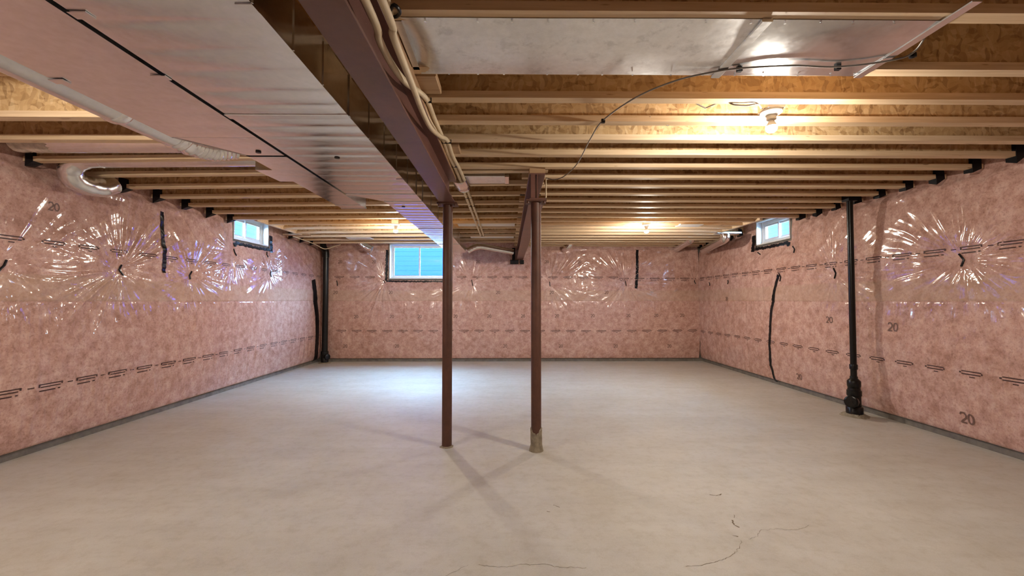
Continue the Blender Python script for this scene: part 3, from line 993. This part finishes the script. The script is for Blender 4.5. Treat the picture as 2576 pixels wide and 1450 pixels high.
def duct_side(mb, fx, ys, nz=5, amp=.0025, seed=1, flip=False):
    """vertical side sheet with pillowed panels between the break lines ys"""
    rr = random.Random(seed)
    rows = []
    for k in range(len(ys) - 1):
        y0, y1 = ys[k], ys[k + 1]
        am = amp * rr.uniform(.5, 1.3)
        for i in range(8):
            t = i / 8
            rows.append((y0 + (y1 - y0) * t, am * 4 * t * (1 - t)))
    rows.append((ys[-1], 0))
    vs = []
    for y, o in rows:
        for j in range(nz + 1):
            s = j / nz
            vs.append((fx(y) + o * 4 * s * (1 - s), y, DZ + (ZT - DZ) * s))
    fs = []
    for i in range(len(rows) - 1):
        for j in range(nz):
            p = i * (nz + 1) + j
            q = (p, p + 1, p + nz + 2, p + nz + 1)
            fs.append(q[::-1] if flip else q)
    mb.add(vs, fs)
SX1 = -0.785                 # right side of the supply trunk
SXA, SXB = -1.378, -1.13     # left side before / after the reducer
def sleft(y):
    return SXA if y <= 3.66 else (SXB if y >= 3.93 else SXA + (SXB - SXA) * (y - 3.66) / .27)
beads = [-1.5, -.8, -.3, .2, .62, .96, 1.12, 1.25, 1.386, 1.548, 1.686, 1.854, 1.985, 2.10, 2.23, 2.36, 2.53, 2.66, 2.80, 2.95, 3.09, 3.22, 3.36, 3.50, 3.66]
beads2 = [3.93 + .1455 * k for k in range(29)]
SEND = 8.12
beads2[-1] = min(beads2[-1], SEND)
t = thing('supply_duct', 'wide silver duct trunk with cross beads beside the steel beam', 'duct', ((SXA + SX1) / 2, 3.3, DZ))
mb = MB()
beaded_bottom(mb, sleft, lambda y: SX1, beads, DZ); mb.build('bottom_panel', 'galv', t, True)
mb = MB()
beaded_bottom(mb, sleft, lambda y: SX1, [3.66, 3.80, 3.93], DZ, .0008); mb.build('reducer_panel', 'galv', t, True)
mb = MB()
beaded_bottom(mb, sleft, lambda y: SX1, beads2 + [SEND], DZ); mb.build('bottom_panel', 'galv', t, True)
mb = MB()
duct_side(mb, lambda y: SX1, [-1.5, 0, .6, 1.0, 1.3, 1.55, 1.8, 2.1, 2.4, 2.7, 3.0, 3.33, 3.66, 3.93, 4.35, 4.8, 5.2, 5.7, 6.2, 6.7, 7.2, 7.7, SEND], seed=3)
mb.build('side_panel', 'galv', t, True)
mb = MB()
duct_side(mb, sleft, [-1.5, 0, 1.2, 2.1, 3.66, 3.93, 4.8, 5.7, 6.7, 7.7, SEND], amp=-.002, seed=5, flip=True)
mb.build('side_panel', 'galv', t, True)
mb = MB()
for ya_, yb_ in ((-1.5, 3.66), (3.66, 3.93), (3.93, SEND)):
    quad(mb, (sleft(ya_), ya_, ZT), (SX1, ya_, ZT), (SX1, yb_, ZT), (sleft(yb_), yb_, ZT))
mb.build('top_panel', 'galv', t)
mb = MB(); quad(mb, (SXB, SEND, DZ), (SX1, SEND, DZ), (SX1, SEND, ZT), (SXB, SEND, ZT)); mb.build('end_panel', 'galv', t)
for (yc, w) in ((2.10, .05), (3.66, .035), (3.93, .03), (5.42, .03), (6.9, .03)):
    MB().bevbox((sleft(yc) - .004, yc - w / 2, DZ - .006), (SX1 + .004, yc + w / 2, DZ + .001), .002).build('slip_cleat', 'galv', t)
    MB().bevbox((SX1, yc - .012, DZ - .002), (SX1 + .006, yc + .012, ZT), .001).build('drive_cleat', 'galv', t)
for yc in (1.3, 1.55, 1.8, 2.4, 2.7, 3.0, 3.33, 4.35, 4.8):
    MB().box((SX1, yc - .003, DZ + .004), (SX1 + .004, yc + .003, ZT)).build('standing_rib', 'galv', t)
for px, py in ((848, 396), (1015, 520)):
    p = atz(px, py, DZ)
    MB().lathe([(.0165, 0), (.0165, .008)], (p.x, p.y, DZ - .006), seg=16).build('hole_plug', 'black', t)
for px, py in ((602, 18), (1033, 452)):
    p = atz(px, py, DZ)
    MB().box((SX1 - .05, p.y - .02, DZ - .005), (SX1 + .003, p.y + .02, DZ - .001)).build('hanger_tab', 'galv', t)

RX1 = -1.402
RXA, RXB = -1.875, -1.640
def rleft(y):
    return RXA if y <= 2.39 else (RXB if y >= 2.70 else RXA + (RXB - RXA) * (y - 2.39) / .31)
REND = 4.22
t = thing('return_duct', 'narrow silver duct stepping down in width alongside the wider trunk', 'duct', ((RXA + RX1) / 2, 1.6, DZ))
rbe = [-1.5, -.8, -.2, .4, .8, 1.1, 1.36, 1.58, 1.75, 1.92, 2.06, 2.22, 2.381]
mb = MB(); beaded_bottom(mb, rleft, lambda y: RX1, rbe, DZ, .0010, .0015); mb.build('bottom_panel', 'galv', t, True)
mb = MB(); beaded_bottom(mb, rleft, lambda y: RX1, [2.394, 2.55, 2.691], DZ + .004, .001, .0008); mb.build('reducer_panel', 'galv', t, True)
mb = MB(); beaded_bottom(mb, rleft, lambda y: RX1, [2.704] + [2.83 + .14 * k for k in range(9)] + [4.08, REND], DZ, .0012, .0015); mb.build('bottom_panel', 'galv', t, True)
mb = MB()
duct_side(mb, lambda y: RX1, [-1.5, 0, 1.2, 2.1, 3.0, 3.66, REND], amp=.001, seed=8)
duct_side(mb, rleft, [-1.5, 0, 1.2, 2.39, 2.70, 3.4, REND], amp=-.001, seed=9, flip=True)
mb.build('side_panel', 'galv', t, True)
mb = MB(); quad(mb, (RXB, REND, DZ), (RX1, REND, DZ), (RX1, REND, ZT), (RXB, REND, ZT)); mb.build('end_panel', 'galv', t)
mb = MB()
for ya_, yb_ in ((-1.5, 2.39), (2.39, 2.70), (2.70, REND)):
    quad(mb, (rleft(ya_), ya_, ZT), (RX1, ya_, ZT), (RX1, yb_, ZT), (rleft(yb_), yb_, ZT))
mb.build('top_panel', 'galv', t)
MB().bevbox((RXB - .003, 4.06, DZ - .005), (RX1 + .003, 4.09, DZ), .001).build('slip_cleat', 'galv', t)
MB().box((RXB - .004, REND - .004, DZ - .004), (RX1 + .004, REND + .012, DZ + .012)).build('end_cleat', 'galv', t)
for px, py, sx in ((205, 35, .045), (405, 193, .045), (150, 203, -.04)):
    p = atz(px, py, DZ)
    MB().box((p.x - .03, p.y - .018, DZ - .006), (p.x + .03, p.y + .018, DZ - .002)).build('hanger_tab', 'galv', t)
p = atz(650, 383, DZ)
MB().lathe([(.016, 0), (.016, .006)], (p.x, p.y, DZ - .004), seg=14).build('hole_plug', 'black', t)
# takeoff boot on the return duct
q0 = atz(655, 430, DZ); q1 = atz(735, 455, DZ)
mb = MB()
mb.hexa([(-1.76, 2.98, DZ), (RXB + .002, 2.98, DZ), (RXB + .002, 3.27, DZ), (-1.74, 3.27, DZ), (-1.76, 2.98, ZT), (RXB + .002, 2.98, ZT), (RXB + .002, 3.27, ZT), (-1.74, 3.27, ZT)])
mb.build('takeoff_boot', 'galv', t)

# round pipe hugging the return duct
t = thing('round_duct', 'round silver pipe running beside the narrow duct with a foil wrapped end', 'duct', (-1.99, 1.6, 2.17))
AX, AZ, AR = -2.04, 2.262, .085
MB().tube([(AX, -1.2, AZ), (AX, 2.2, AZ)], AR, 28).build('pipe_section', 'pipe', t, True)
MB().tube([(AX, 2.19, AZ), (AX, 2.205, AZ), (AX, 2.24, AZ), (AX, 2.255, AZ)], [AR, AR + .006, AR + .006, AR], 28).build('pipe_collar', 'foil', t, True)
MB().tube([(AX, 2.25, AZ), (AX + .01, 2.6, AZ)], AR - .004, 28).build('pipe_section', 'pipe', t, True)
rr = random.Random(3)
path = smooth_path([(AX + .01, 2.58, AZ), (AX + .02, 2.75, AZ + .002), (AX + .06, 2.88, AZ + .02), (AX + .13, 2.97, AZ + .06)], 9)
MB().tube(path, [AR - .002 + (.006 if i % 2 else -.001) * (1 + rr.uniform(-.3, .3)) for i in range(len(path))], 28).build('foil_elbow', 'foil', t, True)

# branch pipes lying in the joist bays towards the wall
t = thing('branch_pipe', 'round branch pipe in a joist bay ending behind a grey crumpled wrap', 'duct', (-2.7, 3.23, 2.36))
MB().tube([(-2.02, 3.215, 2.455), (-3.42, 3.235, 2.455)], .088, 24).build('pipe_section', 'pipe', t, True)
path = [(-3.40 - .05 * i, 3.235, 2.455) for i in range(7)]
MB().tube(path, [.088 + rr.uniform(-.012, .004) for _ in path], 20).build('crumpled_wrap', 'poly', t, True)
t = thing('branch_pipe', 'round branch pipe with a segmented silver elbow dipping below a joist', 'duct', (-2.7, 3.62, 2.3))
MB().tube([(-1.70, 3.53, 2.452), (-3.42, 3.595, 2.452)], .086, 24).build('pipe_section', 'pipe', t, True)
ep = smooth_path([(-3.40, 3.595, 2.450), (-3.56, 3.59, 2.43), (-3.665, 3.60, 2.355), (-3.69, 3.66, 2.280), (-3.69, 3.78, 2.262), (-3.685, 3.90, 2.275), (-3.67, 3.99, 2.33)], 5)
MB().tube(ep, [.082 if i % 5 else .0865 for i in range(len(ep))], 24).build('elbow', 'galv', t, True)

# rectangular stack ducts in the middle bays
def bay_duct(x0, x1, y0, y1, label, collar=True):
    t = thing('flat_duct', label, 'duct', ((x0 + x1) / 2, (y0 + y1) / 2, HJ + .004), 'flat ducts in the joist bays')
    MB().bevbox((x0, y0, HJ + .004), (x1, y1, HJ + .085), .004).build('duct_body', 'galv_rough' if collar else 'white', t)  # uncollared bodies: window reflection on the metal painted in as plain white
    if collar:
        MB().bevbox((x1 - .03, y0 - .006, HJ), (x1 + .01, y1 + .006, HJ + .088), .003).build('end_collar', 'foil', t)
    return t
bay_duct(-.40, .0, 3.84, 4.08, 'flat grey duct in a joist bay with a foil collar, nearest the posts')
bay_duct(-.74, .10, 6.22, 6.44, 'flat pale duct across a joist bay above the wide trunk', False)
bay_duct(-.66, .10, 7.44, 7.66, 'flat pale duct across a joist bay close to the trunk end', False)
tag(MB().bevbox((2.52, 6.22, HJ - .004), (2.86, 6.42, HJ + .01), .002).build('register_plate', 'white'), 'small white register plate fixed under joists near the far bulb', 'plate')
p = atz(875, 600, HJ)
tag(MB().bevbox((p.x, p.y - .1, HJ - .004), (p.x + .42, p.y + .12, HJ + .01), .002).build('register_plate', 'white'), 'small white register plate under joists above the short elbow pipe', 'plate')
tag(MB().bevbox((3.47, 7.06, HJ + .004), (3.88, 7.24, HJ + .03), .003).build('flat_strip', 'galv_rough'), 'pale flat strip under the joist end beside the small window near the thin pipe', 'strip')
tag(MB().bevbox((-3.83, 7.30, HJ + .004), (-3.40, 7.42, HJ + .03), .003).build('flat_strip', 'lumber2'), 'pale flat strip under the joist end beside the small window near the tape strip', 'strip')

# elbows and pipes at the far wall
def far_pipe(label, pts, r, foil_n=0, group=None):
    base = Vector(pts[0])
    t = thing('far_branch_pipe', label, 'duct', (base.x, base.y, base.z))
    sp = smooth_path(pts, 6)
    k = foil_n * 6
    if k:
        MB().tube(sp[:k + 1], [r + (.007 if i % 3 == 1 else .002) for i in range(k + 1)], 18).build('foil_elbow', 'foil', t, True)
    if k < len(sp) - 1:
        MB().tube(sp[k:], r, 18).build('pipe_section', 'pipe', t, True)
    return t
def Q(px, py, y):
    p = aty(px, py, y); return (p.x, p.y, p.z)
far_pipe('short silver pipe ending in the far wall near the corner', [Q(1736, 590, 7.9), Q(1737, 604, 7.95), Q(1722, 613, 8.3), Q(1702, 626, 8.82)], .070, 1)
far_pipe('longer silver pipe running into the far corner under the joists', [Q(1824, 588, 6.9), Q(1822, 602, 6.95), Q(1800, 614, 7.5), Q(1771, 630, 8.3)], .070, 1)
far_pipe('bright silver elbow pipe beside the wide window', [Q(910, 598, 8.45), Q(909, 610, 8.45), Q(918, 620, 8.45), Q(936, 628, 8.45)], .066, 3)
far_pipe('crumpled foil elbow poking out over the far wall beyond the posts', [Q(1437, 600, 8.62), Q(1436, 612, 8.60), Q(1430, 622, 8.66), Q(1420, 628, 8.80)], .058, 3)
far_pipe('silver pipe from the trunk end to the far end of the second beam', [Q(1176, 632, 8.15), Q(1190, 624, 8.17), Q(1208, 620, 8.2), Q(1250, 627, 8.3), Q(1291, 634, 8.4)], .055, 2)

# panned sheet under two joists (return air)
PX0, PX1, PY0, PY1 = -.425, 1.74, 1.655, 2.075
t = thing('panned_sheet', 'smeared grey sheet metal nailed across two joists', 'duct', (.6, 1.86, HJ - .004))
def sheet(x0, x1, seed):
    nx, ny = max(8, int((x1 - x0) / .03)), 14
    vs = []
    for i in range(nx + 1):
        for j in range(ny + 1):
            x = x0 + (x1 - x0) * i / nx; s = j / ny
            e0 = .006 * float(vnoise(np.array(x * 3.1), np.array(0.), seed)) ; e1 = .010 * float(vnoise(np.array(x * 4.3), np.array(5.), seed))
            y = PY0 + e0 + (PY1 + e1 - PY0 - e0) * s
            bow = 4 * s * (1 - s)
            z = HJ - .003 - .010 * bow * (0.8 + 1.2 * float(vnoise(np.array(x * 2.2), np.array(y * 2.), seed + 1))) - .004 * float(vnoise(np.array(x * 6), np.array(y * 7), seed + 2)) * min(1, bow * 2)
            if x0 < -.3 and x < x0 + .12:
                z += .05 * ((x0 + .12 - x) / .12) ** 2 * bow
            vs.append((x, y, z))
    fs = []
    for i in range(nx):
        for j in range(ny):
            p = i * (ny + 1) + j
            fs.append((p, p + 1, p + ny + 2, p + ny + 1))
    mb = MB().add(vs, fs)
    return mb
sheet(PX0, 1.02, 41).build('metal_sheet', 'galv_rough', t, True)
sheet(1.03, PX1, 47).build('metal_sheet', 'galv', t, True)
MB().bevbox((1.00, PY0 - .005, HJ - .016), (1.045, PY1 + .004, HJ - .003), .004).build('standing_seam', 'galv', t)
MB().bevbox((PX1 - .03, PY0 - .12, HJ - .012), (PX1 + .012, PY1 + .004, HJ - .002), .003).build('end_flange', 'galv', t)
for k in range(14):
    x = -.3 + k * .155
    for y in (PY0 + .014, PY1 - .012):
        MB().lathe([(.005, 0), (.004, .003), (.001, .005)][::-1], (x + random.uniform(-.03, .03), y, HJ - .011), seg=8).build('nail', 'galv', t)
MB().box((PX0 - .03, PY0 + .03, HJ + .0), (PX0 + .0, PY1 - .03, HJ + .12)).build('end_panel', 'galv_rough', t)

# ================================================================== LAMPS
def lamp(x, y, label, zb=HJ, suffix=''):
    t = thing('bulb_lampholder' + suffix, label, 'lamp', (x, y, zb - .005), 'bare bulb lampholders')
    MB().box((x - .05, y - .05, zb + .0), (x + .05, y + .05, zb + .05)).build('junction_box', 'galv_rough', t)
    MB().lathe([(.060, 0), (.060, -.010), (.054, -.018), (.036, -.024), (.030, -.030)][::-1], (x, y, zb), seg=28).build('holder_base', 'porcelain', t, True)
    MB().lathe([(.026, -.028), (.026, -.052), (.020, -.056)][::-1], (x, y, zb), seg=20).build('socket', 'porcelain', t, True)
    neck = [(.013, -.055), (.014, -.062), (.020, -.072), (.0275, -.086), (.0305, -.093)]
    MB().lathe(neck[::-1], (x, y, zb), seg=20).build('bulb_neck', 'porcelain', t, True)
    prof = [(.0285, -.0925), (.0305, -.099), (.0305, -.105), (.027, -.116), (.018, -.125), (.006, -.130), (.001, -.1305)]
    MB().lathe(prof[::-1], (x, y, zb), seg=16).build('light_bulb' + suffix, 'bulb', t, True)
    return t
lamp(1.545, 2.475, 'glowing bare bulb in white holder beyond the panned sheet')
lamp(-1.63, 6.22, 'glowing bare bulb in white holder beside the wide trunk, towards the wide window')
lamp(2.02, 6.22, 'glowing bare bulb in white holder between the joists past the posts')
lamp(-2.32, 1.46, 'glowing bare bulb in white holder beside the round pipe', suffix='_offscreen')

# ================================================================== DRAIN PIPES
p = atz(2150, 1046, 0)
X, Y = p.x, p.y
t = thing('drain_pipe', 'thin black plastic drain pipe with cleanout fitting by the starburst wall', 'pipe', (X, Y, 0))
MB().lathe([(.030, .40), (.030, HJ + .05)], (X, Y, 0), seg=24).build('pipe_run', 'abs', t, True)
MB().lathe([(.0305, .500), (.037, .503), (.038, .55), (.035, .556), (.0305, .557)], (X, Y, 0), seg=24).build('coupling', 'abs', t, True)
MB().lathe([(.031, .40), (.036, .402), (.036, .425), (.031, .427)], (X, Y, 0), seg=24).build('coupling', 'abs', t, True)
MB().lathe([(.050, .29), (.0555, .295), (.060, .318), (.063, .322), (.063, .372), (.058, .380), (.034, .405)], (X, Y, 0), seg=28).build('reducer', 'abs', t, True)
MB().lathe([(.058, .0), (.078, .002), (.078, .095), (.074, .10), (.062, .103), (.062, .215), (.068, .219), (.068, .272), (.060, .278), (.057, .30)], (X, Y, 0), seg=28).build('cleanout_body', 'abs', t, True)
dv = Vector((-.78, -.62, .10))
MB().lathe([(.055, .0), (.055, .085), (.064, .088), (.064, .128), (.058, .133)], (X, Y, .155), axis=dv, seg=28).build('cleanout_branch', 'abs', t, True)
MB().lathe([(.050, .125), (.050, .140), (.015, .141), (.015, .150)], (X, Y, .155), axis=dv, seg=24).build('cleanout_cap', 'abs', t, True)
seg = 28; rr = random.Random(9); vs = []
for i, (rad, h) in enumerate(((.135, 0.0), (.11, .012), (.092, .022), (.076, .026))):
    for k in range(seg):
        a = 2 * math.pi * k / seg
        R_ = rad + rr.uniform(-.014, .014) * (1 if i < 3 else 0)
        vs.append((X + R_ * math.cos(a), Y + R_ * math.sin(a), h + (rr.uniform(-.004, .006) if 0 < i < 3 else 0)))
MB().add(vs, [(i * seg + k, i * seg + (k + 1) % seg, (i + 1) * seg + (k + 1) % seg, (i + 1) * seg + k) for i in range(3) for k in range(seg)]).build('mortar_patch', 'mortar', t, True)
MB().box((X - .05, Y - .05, HJ - .02), (X + .05, Y + .05, HJ + .07)).build('top_wrap', 'black', t)

X, Y = -3.675, 8.68
t = thing('drain_pipe', 'thick black plastic drain pipe standing in the far corner', 'pipe', (X, Y, 0))
MB().lathe([(.056, .19), (.056, 2.24)], (X, Y, 0), seg=28).build('pipe_run', 'abs', t, True)
MB().lathe([(.057, .0), (.070, .005), (.070, .09), (.066, .10), (.066, .17), (.072, .175), (.072, .235), (.057, .24)], (X, Y, 0), seg=28).build('cleanout_body', 'abs', t, True)
MB().lathe([(.05, 0), (.05, .08), (.056, .083), (.056, .11), (.045, .115)], (X, Y, .13), axis=(.8, -.6, 0), seg=24).build('cleanout_cap', 'abs', t, True)
MB().lathe([(.057, 2.12), (.064, 2.123), (.064, 2.21), (.057, 2.213)], (X, Y, 0), seg=28).build('coupling', 'abs', t, True)
MB().tube(smooth_path([(X, Y, 2.19), (X - .005, Y, 2.26), (X - .05, Y, 2.33), (X - .07, Y, 2.42)], 5), .060, 24).build('top_bend', 'abs', t, True)
MB().lathe([(.12, 0), (.1, .012), (.071, .018)], (X, Y, 0), seg=22).build('mortar_patch', 'mortar', t, True)

# ================================================================== CABLES
def cable(name, label, pts, r, m, flat=1.0, n=8, group=None):
    t = thing(name, label, 'cable', tuple(pts[0]), group)
    MB().tube(smooth_path(pts, n), r, 10, flat=flat).build('cable_jacket', m, t, True)
    return t
def clip(t, x, y, w=.036, z=HJ):
    mb = MB()
    mb.box((x - w / 2, y - .006, z - .026), (x + w / 2, y + .006, z - .021))
    mb.box((x - w / 2, y - .006, z - .026), (x - w / 2 + .005, y + .006, z + .001)).box((x + w / 2 - .005, y - .006, z - .026), (x + w / 2, y + .006, z + .001))
    return mb.build('cable_clip', 'black', t)
Z1 = HJ - .012
P_ = lambda px, py, z: tuple(atz(px, py, z))
PC = lambda px, py, z: tuple(atz(px, py, z) + Vector((.020, 0, 0)))
# looped cream cables by the main beam
c1 = cable('cream_cable', 'cream cable looping off the steel beam to the first joist clip', [
    (-.47, -2.4, 2.20), (-.47, -1.0, 2.19), (-.465, .3, 2.20), PC(905, 5, 2.20), PC(940, 100, 2.19), PC(975, 165, 2.20), PC(1012, 210, 2.24), PC(1045, 232, 2.30), PC(1066, 254, Z1), PC(1085, 300, Z1), PC(1108, 352, Z1), PC(1122, 390, Z1), PC(1140, 425, Z1), PC(1153, 455, Z1),
    PC(1168, 497, Z1), PC(1190, 552, Z1), PC(1207, 594, Z1)], .0142, 'cable')
c2 = cable('cream_cable', 'thicker cream cable hanging in a long curve below the joists', [
    (-.435, -2.4, 2.22), (-.435, -1.0, 2.21), (-.425, .3, 2.22), PC(948, 5, 2.22), PC(975, 90, 2.20), PC(1003, 160, 2.19), PC(1030, 225, 2.20), PC(1052, 280, 2.22), PC(1075, 322, 2.27), PC(1098, 342, 2.32), PC(1118, 354, Z1), PC(1132, 392, Z1), PC(1150, 426, Z1), PC(1163, 455, Z1),
    PC(1178, 497, Z1), PC(1199, 552, Z1), PC(1214, 594, Z1)], .0142, 'cable')
c3 = cable('cream_cable', 'thin cream cable tucked straight along the joist ends over the beam', [
    (-.43, -2.4, HJ - .006), (-.43, .5, HJ - .006), P_(965, -40, HJ - .006), P_(990, 90, HJ - .006), P_(1020, 170, HJ - .006), P_(1060, 260, HJ - .006), P_(1095, 350, HJ - .006), P_(1125, 420, HJ - .006), P_(1150, 470, HJ - .006)], .007, 'cable')
c4 = cable('cream_cable', 'thin cream cable sagging between the first and second joist clips', [
    P_(1066, 256, Z1), P_(1075, 290, HJ - .05), P_(1095, 325, HJ - .04), P_(1108, 352, Z1)], .007, 'cable')
for px, py in ((1068, 252),):
    p = PC(px, py, Z1); clip(c1, p[0], p[1])
for px, py in ((1116, 356), (1134, 417), (1173, 497), (1182, 517), (1195, 552), (1211, 593)):
    p = PC(px, py, Z1); clip(c2, p[0], p[1], .066)
# foil wrap round the cables
p = atz(1160, 462, Z1)
mb = MB(); rr = random.Random(5)
wp = [(p.x + .015 * k * 0 + .001 * k, p.y - .16 + .05 * k, Z1 - .004) for k in range(8)]
mb.tube(wp, [.062 + rr.uniform(-.02, .016) for _ in wp], 14, flat=.6)
mb.build('foil_wrap', 'foil', c2, True)
# thin grey cable across the joists
Z2 = HJ - .006
c5 = cable('grey_cable', 'thin grey cable draped from the panned sheet to the mortar footed post', [
    P_(2345, 62, HJ + .02), P_(2300, 130, Z2), P_(2240, 152, HJ - .02), P_(2107, 168, HJ - .02), P_(1990, 165, HJ - .022), P_(1860, 172, HJ - .02), P_(1790, 182, HJ - .02), P_(1700, 203, HJ - .03), P_(1600, 245, HJ - .03), P_(1517, 303, Z2), P_(1485, 350, HJ - .03), P_(1452, 412, HJ - .03), P_(1420, 443, HJ - .05), P_(1395, 452, HJ - .05), P_(1374, 448, Z2)], .0042, 'cable_grey')
for px, py in ((2107, 168), (1860, 172), (1517, 303)):
    p = atz(px, py, Z2); MB().box((p.x - .011, p.y - .009, Z2 - .016), (p.x + .011, p.y + .009, Z2 + .007)).build('cable_clip', 'black', c5)
p = atz(2296, 137, Z2)
MB().lathe([(.004, 0), (.014, .004), (.014, .02), (.01, .024)], (p.x, p.y, HJ - .023), seg=12).build('cable_knob', 'black', c5, True)
c6 = cable('cream_cable', 'thin pale cable pair dropping beside the second beam to the mortar footed post', [
    P_(1376, 450, Z2), (SBX + .085, 3.70, 2.30), (SBX + .08, 3.64, 2.22), (SBX + .075, 3.60, 2.12)], .006, 'cable')
c7 = cable('grey_cable', 'grey cable feeding the bulb holder beyond the panned sheet', [
    P_(1826, 248, HJ + .03), P_(1842, 262, HJ - .005), P_(1875, 266, HJ - .012), P_(1905, 262, HJ - .005), (1.49, 2.475, HJ + .012)], .0045, 'cable_grey')
c8 = cable('cream_cable', 'cream cable along the wall top between small window and far corner', [
    (-3.66, 7.35, HJ - .02), (-3.68, 7.7, HJ - .02), (-3.69, 8.0, HJ - .025), (-3.70, 8.3, HJ - .04), (-3.62, 8.5, HJ - .09), (-3.45, 8.55, HJ - .03), (-3.3, 8.45, HJ - .012)], .009, 'cable')
# bent wire ties hanging in the bays
for px, py, lab in ((1775, 272, 'bent dark wire tie hanging in the bay before the bulb'), (1680, 316, 'bent dark wire tie hanging one bay past the bulb')):
    a_ = P_(px - 45, py - 22, HJ + .03); b2 = P_(px, py, HJ + .0); c_ = P_(px + 38, py - 16, HJ + .03)
    tag(MB().tube([a_, b2, c_], .004, 6).build('wire_tie', 'cable_grey'), lab, 'wire')
# black clamp by the panned sheet
t = thing('pipe_clamp', 'black hooked clamp beside the panned sheet end', 'clamp', (-.43, 1.66, HJ - .02))
MB().tube(smooth_path([P_(972, 32, HJ), P_(982, 25, HJ - .01), P_(992, 12, HJ - .015), P_(1006, 30, HJ - .015), P_(996, 42, HJ - .01), P_(978, 40, HJ - .01)], 4), .007, 8).build('clamp_hook', 'black', t, True)

# black wraps where the second beam meets the far wall
t = thing('beam_pocket_tape', 'black tape squares below the far end of the second beam', 'tape', (SBX, YB - .12, 2.0))
MB().box((SBX - .20, YB - .125, 2.0), (SBX - .03, YB - .10, 2.085)).build('tape_patch', 'black', t)
MB().box((SBX - .0, YB - .125, 2.0), (SBX + .08, YB - .10, 2.085)).build('tape_patch', 'black', t)
MB().box((SBX - .16, YB - .15, 2.085), (SBX - .10, YB - .10, 2.33)).build('tape_patch', 'black', t)

# ================================================================== FLOOR CRACKS
def crack(pix, w, seed):
    rr = random.Random(seed)
    pts = [atz(a, b_, 0) for a, b_ in pix]
    dense = []
    for a, b_ in zip(pts[:-1], pts[1:]):
        n = max(2, int((b_ - a).length / .012))
        dense += [a.lerp(b_, k / n) + Vector((rr.uniform(-.004, .004), rr.uniform(-.006, .006), 0)) for k in range(n)]
    dense.append(pts[-1])
    vs = []; fs = []
    for i, p in enumerate(dense):
        tt = (dense[min(i + 1, len(dense) - 1)] - dense[max(i - 1, 0)]).normalized()
        nn = Vector((-tt.y, tt.x, 0)) * w * rr.uniform(.25, 1.0) * .5
        vs += [tuple(p + nn + Vector((0, 0, .0006))), tuple(p - nn + Vector((0, 0, .0006)))]
    for i in range(len(dense) - 1):
        fs.append((2 * i, 2 * i + 1, 2 * i + 3, 2 * i + 2))
    return MB().add(vs, fs).build('floor_crack', 'crack', bpy.data.objects['floor'])
crack([(1866, 1362), (1855, 1385), (1838, 1400), (1800, 1415), (1760, 1424), (1725, 1426)], .003, 1)
crack([(1882, 1358), (1905, 1350), (1912, 1335), (1950, 1332), (2005, 1335), (2035, 1322)], .0025, 2)
crack([(1205, 1422), (1260, 1428), (1310, 1422), (1365, 1420), (1400, 1428), (1475, 1429)], .0025, 3)
crack([(1120, 1450), (1150, 1436), (1178, 1422)], .002, 4)
crack([(1785, 1246), (1800, 1249), (1815, 1243)], .010, 5)
crack([(1842, 1310), (1848, 1322), (1860, 1328)], .012, 6)
crack([(1846, 1295), (1847, 1304)], .006, 7)
crack([(1845, 1349), (1857, 1351)], .010, 8)
crack([(1392, 1271), (1408, 1277)], .007, 9)
crack([(1375, 1287), (1384, 1289)], .006, 10)
